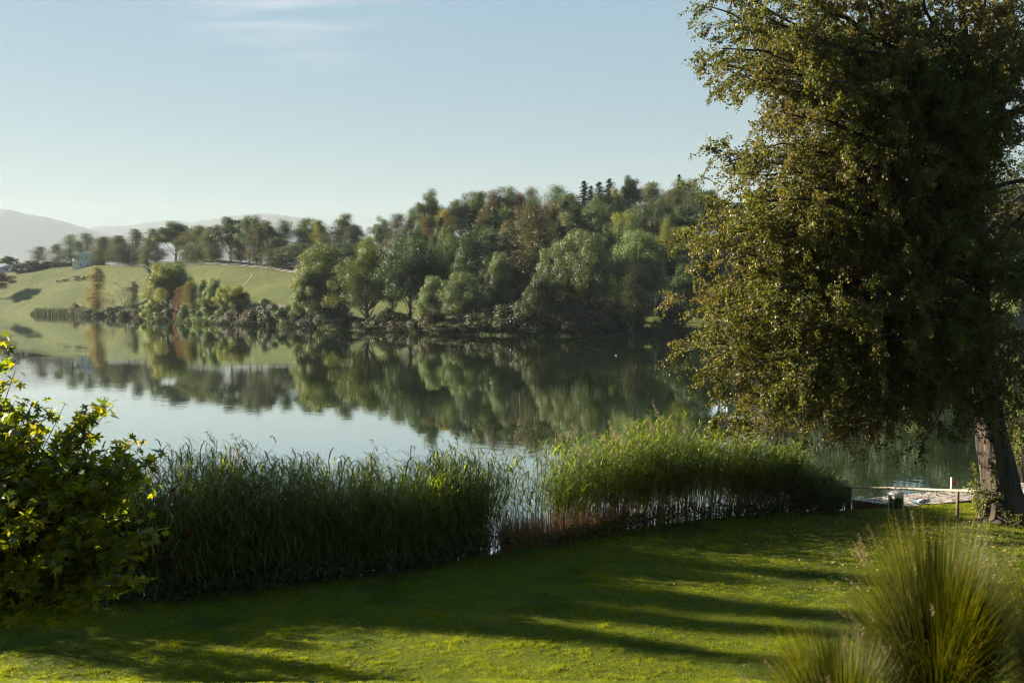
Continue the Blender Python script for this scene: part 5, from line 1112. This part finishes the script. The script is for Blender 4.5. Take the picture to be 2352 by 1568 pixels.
litter('fallen_leaves', XY[:, 0], XY[:, 1], np.full(len(u), DZ + .022), r.uniform(.05, .12, len(u)), M['litter'], 'curled brown leaves lying on the wooden deck')
# railing
RL = empty('railing', (12.5, 35.3, .6)); tag(RL, 'long round log railing on brown posts before the deck', 'railing'); o0 = np.array([12.5, 35.3, .6])
a = P(1933, 1117, 35.5); b1 = P(2090, 1122.5, 34.1); b = P(2199, 1126, 32.85); c = P(2262, 1129.5, 32.3)
pp = np.array([a, (a + b1) / 2, b1, b, c]) - o0
g = Geo(); g.tube(bez(pp[0], pp[2] + [0, 0, .01], pp[4], 16), np.linspace(.034, .056, 16), 12, jit=1 + .06 * vnoise(np.arange(12)[None] / 2 + 0 * np.arange(16)[:, None], np.arange(16)[:, None] / 1.3, 9)); g.build('rail', M['wood_rail'], RL, True)
for (px, pt, pb, Y, rr_) in [(1953, 1120, 1172, 35.3, .055), (1947, 1121, 1168, 35.6, .045), (2200, 1129, 1196, 32.85, .055)]:
    t = P(px, pt, Y) - o0; bt = P(px - 1.5, pb, Y) - o0; g = Geo(); g.tube([bt - [0, 0, .25], (t + bt) / 2, t], rr_, 10); g.build('post', M['wood_post'], RL, True)
t = P(2199, 1126, 32.85) - o0; g = Geo(); g.tube([t + [math.cos(q) * .0 + .01, math.cos(q) * .066, math.sin(q) * .066] for q in np.linspace(0, 6.28, 13)], .007, 5); g.build('strap', M['twig'], RL)
# litter bin between two metal posts
Yn = 33.3; bx = P(2057, 1160, Yn); gz = float(hnear(bx[0], Yn)); BN = empty('litter_bin', (bx[0], Yn, gz)); tag(BN, 'dark green round bin with white liner hung between two posts', 'bin')
zt = P(2057, 1131, Yn)[2] - gz; zb_ = P(2057, 1165, Yn)[2] - gz
Geo().lathe([(0, zb_), (.185, zb_), (.20, zb_ + .03), (.205, zt - .03), (.215, zt), (.19, zt)], 28).build('bin_body', M['bin_green'], BN, True)
g = Geo(); th = np.linspace(0, 2 * np.pi, 56, endpoint=False); pr_ = []
drop = .085 + .035 * np.sin(th + 3.6) + .02 * np.sin(5 * th); fold = .010 * np.sin(17 * th) + .006 * np.sin(31 * th + 1)
for k_, (rr_, zf) in enumerate([(.205, .012), (.226, .004), (.232, -.35), (.230, -.75), (.216, -1.0)]):
    rad = rr_ + fold * (k_ > 0); pr_.append(np.stack([rad * np.cos(th), rad * np.sin(th), zt + (zf if zf > 0 else zf * drop * 1.3) + 0 * th], -1))
v = np.concatenate(pr_); i = np.arange(4)[:, None] * 56; j = np.arange(56)[None]; jn = (j + 1) % 56
g.add(v, np.stack([i + j, i + jn, i + 56 + jn, i + 56 + j], -1).reshape(-1, 4)); g.build('liner', M['liner'], BN, True)
Geo().lathe([(0, zt + .035), (.20, zt + .03), (.212, zt + .02), (.212, zt + .013), (0, zt + .013)], 28).build('lid', M['bin_lid'], BN, True)
for px, tx in ((2040.5, -.01), (2073, .0)):
    x = P(px, 1160, Yn)[0] - bx[0]; g = Geo(); g.tube([[x + tx + .03, 0, -.25], [x + tx, 0, zt + .02]], .025, 10); g.build('post', M['galv'], BN, True)
for zz_ in (zt - .2, zb_ + .08): Geo().box((-.275, .19, zz_), (.275, .205, zz_ + .03)).build('bracket', M['galv'], BN)
# rolled white bundle with red bands and blue cloth, lying on the deck edge
q = DA + du * 1.75 + dn * 1.62; BD = empty('rolled_float', (q[0], q[1], DZ + .012), math.atan2(du[1], du[0])); tag(BD, 'white roll with red bands and blue cloth on the deck edge', 'float')
g = Geo(); m = 12; xx = np.linspace(-.12, .42, m); rr_ = .085 * np.minimum(1, np.sqrt(np.clip(1 - ((xx - .15) / .275) ** 4, 0, 1)) + .05)
g.tube(np.stack([xx, 0 * xx, .09 + 0 * xx], -1), rr_, 16); g.build('roll', M['white_paint'], BD, True)
for x in (.05, .13): 
    g = Geo(); g.tube([[x, 0, .09], [x + .035, 0, .09]], .089, 16); g.build('band', M['cloth_red'], BD, True)
g = Geo(); xs = np.linspace(-.38, .04, 14); ys_ = np.linspace(-.1, .14, 9); XX_, YY_ = np.meshgrid(xs, ys_, indexing='ij'); ZZ_ = .06 + .045 * vnoise(XX_ * 16, YY_ * 16, 4) + .05 * np.exp(-((XX_ + .12) ** 2 + YY_ ** 2) * 40)
ix = np.arange(14 * 9).reshape(14, 9); g.add(np.stack([XX_, YY_, ZZ_], -1).reshape(-1, 3), np.stack([ix[:-1, :-1], ix[1:, :-1], ix[1:, 1:], ix[:-1, 1:]], -1).reshape(-1, 4)); g.build('cloth', M['cloth_blue'], BD, True)
# red sign on a white post beyond the deck
Ys = 39.6; sp = P(2187, 1123, Ys); SG = empty('red_sign', (sp[0], Ys, 0)); tag(SG, 'small red notice board on a white post beyond the deck', 'sign')
z1 = P(2187, 1099.5, Ys)[2]; z2 = P(2187, 1112.3, Ys)[2]
g = Geo(); g.tube([[-.01, .06, -1], [-.01, .06, z1 + .03]], .035, 12); g.build('post', M['white_paint'], SG, True)
g = Geo(); g.lathe([(0, z1 + .06), (.03, z1 + .05), (.045, z1 + .02), (.045, z1 - .01)], 12, (-.01, .06, 0)); g.build('cap', M['white_paint'], SG, True)
Mr = np.array(Matrix.Rotation(R(14), 4, 'Z')); Geo().box((-.02, -.012, z2), (.185, 0, z1 - .015), Mr).build('plate', M['sign_red'], SG)
g = Geo(); hS = z1 - .015 - z2
def dashes(x0, x1, zf, h, nn):
    w_ = (x1 - x0) / nn
    for i in range(nn): g.box((x0 + i * w_, -.0155, z2 + hS * zf), (x0 + i * w_ + w_ * pyr.uniform(.55, .8), -.0125, z2 + hS * zf + h), Mr)
dashes(.045, .125, .86, .014, 6); dashes(.075, .095, .70, .011, 2); dashes(.0, .165, .52, .014, 12); dashes(.04, .06, .22, .012, 1); dashes(.145, .16, .2, .016, 1); dashes(.07, .11, .07, .008, 3)
g.build('lettering', M['white_paint'], SG)

# ------------------------------------------------------------------ maple on the left
MP = empty('maple_tree', (-7.6, 12.6, float(hnear(-7.6, 12.6)))); M0 = np.array([-7.6, 12.6, float(hnear(-7.6, 12.6))]); tag(MP, 'yellow green maple with big pointed leaves filling the left edge', 'tree')
r = np.random.default_rng(31)
lob = [(90,1.0),(83,.74),(77,.68),(69,.42),(60,.50),(53,.70),(48,.72),(41,1.0),(34,.74),(28,.66),(18,.38),(6,.52),(-1,.58),(-9,.76),(-20,.5),(-45,.38),(-80,.12)]
pts_ = [(math.cos(R(a)) * q, math.sin(R(a)) * q) for a, q in lob]; pts_ = [(-x, y) for x, y in pts_[:0:-1]][::-1][::-1] + pts_
out_ = sorted(set((round(x, 4), round(y, 4)) for x, y in pts_), key=lambda p: math.atan2(p[0], p[1] + .0001))
tmpl = np.array([(0, 0, 0)] + [(x, y, -.18 * (x * x) - .10 * y * y + (.10 * abs(x))) for x, y in out_]); kT = len(out_)
tri = np.array([[0, 1 + i, 1 + (i + 1) % kT] for i in range(kT)])
LP = []; LN = []; LT = []; LS = []; BR = Geo()
def shoot(s, e, lv=1.0, n=10, size=(.08, .135)):
    path = bez(s, (s + e) / 2 + r.normal(size=3) * .12 + [0, 0, .06], e, n); BR.tube(path - M0, np.linspace(.016, .004, n), 4, cap=False)
    L = np.linalg.norm(e - s); m = int(L * 34 * lv) + 4; t = 1 - r.random(m) ** 1.0 * min(1.0, 1.6 / L * .8 + .35)
    i = np.minimum(n - 2, (t * (n - 1)).astype(int)); p = path[i] + (path[i + 1] - path[i]) * (t * (n - 1) - i)[:, None]; d = unit(path[i + 1] - path[i])
    o_ = rand_dirs(r, m); o_ = unit(o_ - d * np.sum(o_ * d, 1, keepdims=True) * .6 + [0, 0, .15]); pet = r.uniform(.05, .13, m)[:, None]
    LP.append(p + o_ * pet); LN.append(unit(np.array([0, 0, 1.0]) + rand_dirs(r, m) * 1.0)); LT.append(unit(o_ + [0, 0, -.35] + rand_dirs(r, m) * .25)); LS.append(r.uniform(*size, m) * np.where(t > .93, .75, 1))
root = M0 + np.array([0, 0, -.2]); fork = M0 + np.array([.1, 0, 1.1]); BR.tube([root - M0, (root + fork) / 2 - M0 + [.05, 0, 0], fork - M0], [.13, .11, .09], 10)
tips_ = [(8,775,12.0),(-25,740,12.4),(35,850,12.2),(75,930,12.1),(120,935,12.2),(150,925,12.6),(205,955,12.2),(240,915,11.9),(262,930,12.3),(180,990,11.8),(290,1015,12.4),(318,1008,12.1),(345,1050,11.8),(368,1045,11.6),(330,1090,12.0),(362,1110,12.3),(345,1160,11.8),(378,1225,11.7),(355,1250,12.1),(318,1290,11.6),(338,1330,12.0),(300,1340,11.9),(250,1385,11.6),(238,1405,12.0),(180,1370,11.4),(120,1380,11.8),(60,1400,11.5),(25,1410,11.9),(90,1330,11.2),(150,1290,11.0),(60,1220,10.9),(110,1150,11.0),(190,1200,11.0),(250,1180,11.3),(210,1100,11.2),(140,1050,11.4),(60,1060,11.2),(20,960,11.3),(20,1140,10.9),(-40,1000,11.5),(-60,1250,11.2),(-80,1100,12),(-120,900,12.3),(-200,1200,12),(-250,950,12.5),(-150,780,12.6),(-300,1350,12)]
for (px, py, Y) in tips_:
    e = P(px, py, Y); s = fork + (e - fork) * r.uniform(.0, .25) + r.normal(size=3) * .1; shoot(s, e, .9)
for k_ in range(150):
    px = r.uniform(-320, 300); lo = np.interp(px, [-320, 0, 100, 200, 300, 370], [800, 860, 960, 1010, 1070, 1180]); py = r.uniform(lo, np.interp(px, [-320, 250, 370], [1395, 1370, 1250])); Y = r.uniform(11.3, 14.4)
    e = P(px, py, Y); shoot(fork + (e - fork) * r.uniform(.35, .6) + r.normal(size=3) * .15, e, 1.25)
LP = np.concatenate(LP); LN = np.concatenate(LN); LT = np.concatenate(LT); LS = np.concatenate(LS)
LT = unit(LT - LN * np.sum(LT * LN, 1, keepdims=True)); LB = np.cross(LT, LN); nL = len(LP); curl = r.uniform(.3, 1.8, nL)
V = LP[:, None] + LS[:, None, None] * (tmpl[None, :, 0:1] * LB[:, None] + tmpl[None, :, 1:2] * LT[:, None] + tmpl[None, :, 2:3] * curl[:, None, None] * LN[:, None])
Fc = (tri[None] + (np.arange(nL) * (kT + 1))[:, None, None]).reshape(-1, 3)
BR.build('branches', M['twig'], MP, True); link_mesh('foliage', np_mesh('foliage', V.reshape(-1, 3) - M0, [Fc]), M['maple'], MP); print('maple leaves', nL)

# ------------------------------------------------------------------ ornamental grass clumps close to the camera
def clump(px, py, Y, zb, n, hgt, spread, seed, label, lean=(0, 0)):
    r = np.random.default_rng(seed); x0 = P(px, py, Y)[0]; e = empty('ornamental_grass', (x0, Y, zb))
    a = r.uniform(0, 6.28, n); q = np.sqrt(r.random(n)); hh = hgt * r.uniform(.60, 1.05, n); out = (.04 + spread * q * r.uniform(.6, 1.2, n)) * np.where(r.random(n) < .3, 1.5, 1.0); rb = .16 * q
    ts = np.linspace(0, 1, 6); dv_ = np.stack([np.cos(a), np.sin(a)], -1); P_ = []
    for t in ts:
        xy = dv_ * (rb + out * (t ** 1.7))[:, None] + np.array(lean) * t ** 1.5
        P_.append(np.concatenate([xy, (hh * (t - .30 * (out / spread) ** 2 * q * t ** 3.2))[:, None]], 1))
    sv = np.stack([-np.sin(a), np.cos(a), 0 * a], -1) * (r.uniform(.005, .010, n) / 2)[:, None]; V = []
    for i in range(5):
        w0 = sv * (1 - ts[i] ** 2.2 * .9); w1 = sv * (1 - ts[i + 1] ** 2.2 * .9); V.append(np.stack([P_[i] - w0, P_[i] + w0, P_[i + 1] + w1, P_[i + 1] - w1], 1))
    link_mesh('blades', soup('blades', np.concatenate(V)), M['tuft'], e)
    k_ = r.random(n) < .01; tip = P_[-1][k_]; m = len(tip); W_ = []
    for j in range(30):
        u = j / 30; c = tip + (P_[-1][k_] - P_[-2][k_]) * (u * .55 - .35) + r.normal(size=(m, 3)) * .006
        W_.append(leaf_quads(c, rand_dirs(r, m), .022, .004, r, (P_[-1][k_] - P_[-2][k_]) + r.normal(size=(m, 3)) * .08))
    link_mesh('seed_heads', soup('seed_heads', np.concatenate(W_)), M['plume'], e)
    tag(e, label, 'ornamental grass', 'ornamental grasses in the foreground'); return e
zT = float(hnear(3.2, 7.0))
clump(2155, 1500, 7.0, zT - .05, 4900, 1.82, .60, 1, 'largest blurred grass fountain at the lower right', lean=(-.03, 0))
clump(1935, 1560, 6.6, zT - .05, 3200, 1.14, .42, 2, 'small blurred grass tuft left of the largest one', lean=(-.10, 0))
clump(2420, 1500, 7.4, zT - .05, 2200, 1.55, .42, 3, 'grass clump cut off by the right photo edge', lean=(.0, 0))

# ------------------------------------------------------------------ shading trees left of the view, and unseen ones added around the viewpoint
for a in [('oak1', -18.8, 27.2, 6.2, 4.4, 'shrub', 'dense low bank tree left of the lawn'), ('birch1', -19.5, 28.8, 8.8, 1.9, 'oak', 'slim young birch nearest the lawn on the left bank'), ('birch1', -21.5, 31.2, 10.8, 2.1, 'birch', 'second slim birch on the left bank'),
          ('birch1', -23, 33.8, 12.4, 2.2, 'dark', 'third slim birch on the left bank'), ('birch1', -25, 30.8, 13.5, 1.8, 'oak', 'tallest slim birch on the left bank'), ('birch1', -20.5, 26.6, 7, 1.6, 'birch', 'shortest slim birch on the left bank'), ('birch1', -24, 36.5, 12.5, 2.3, 'dark', 'slim birch at the tip of the left bank'),
          ('birch1', -26, 38.8, 16, 2.0, 'oak', 'tall slim birch behind the tip of the left bank'), ('birch1', -29, 36, 17, 2.0, 'birch', 'tallest slim birch behind the bank row'), ('birch2', -27.5, 33.5, 14.5, 2.0, 'oak', 'slim birch in the middle of the bank row'),
          ('birch1', -16.4, 22.5, 5.8, 1.5, 'oak', 'small sapling left of the maple'), ('birch1', -17.6, 23.9, 6.6, 1.4, 'birch', 'small birch between the sapling and the dense shrub'),
          ('shrub0', -17.6, 25.4, 4.6, 4.4, 'shrub', 'dense shrub left of the maple'),
          ('oak1', -16, -9, 22, 15, 'dark', 'unseen tree added beside the lake house to block sky light'), ('oak0', 20, -8, 23, 16, 'dark', 'unseen tree added on the other side of the lake house to block sky light'), ('oak1', 34, 6, 20, 15, 'dark', 'unseen tree added right of the garden to block sky light'), ('oak0', 44, 22, 19, 15, 'oak', 'unseen tree added on the right bank to block sky light')]:  # unseen tall trees, added to cut the sky light on the lawn
    near_tree(*a)

# unseen house at the viewpoint, added to block sky light from behind
HS = empty('added_lake_house', (0, -2.2, 4.3)); tag(HS, 'unseen timber lake house added behind the viewpoint to block sky light', 'house')
Geo().box((-11, -12, -1.5), (11, 0, 10.5)).build('wall', M['deck_side'], HS)
Geo().add([[-12.5, 1.2, 10.5], [12.5, 1.2, 10.5], [12.5, -13.2, 10.5], [-12.5, -13.2, 10.5], [-12.5, -6, 15.5], [12.5, -6, 15.5]], [[0, 1, 5, 4], [2, 3, 4, 5], [0, 3, 2, 1]], [[1, 2, 5], [3, 0, 4]]).build('roof', M['roof_dark'], HS)
Geo().box((-8, .005, 1.95), (8, 1.5, 2.1)).build('balcony', M['wood_post'], HS)
for lv in range(3):
    for i in range(5): facade_window(HS, np.array(Matrix.Rotation(math.pi, 4, 'Z')), -9.6 + 4 * i, .4 + 3.3 * lv, 1.5, 1.9)
# ------------------------------------------------------------------ haze
if HAZE:
    m, nt = new_mat('haze_air'); out = N(nt, 'ShaderNodeOutputMaterial'); pv = N(nt, 'ShaderNodeVolumePrincipled')
    pv.inputs['Color'].default_value = (.44, .50, .55, 1); pv.inputs['Density'].default_value = HAZE_DENSITY; pv.inputs['Anisotropy'].default_value = .1
    nt.links.new(pv.outputs[0], out.inputs['Volume'])
    g = Geo(); g.box((-9800, -160, -4), (9800, 13600, 1250)); o = g.build('haze', m); tag(o, 'pale autumn haze over the lake valley', kind='stuff')
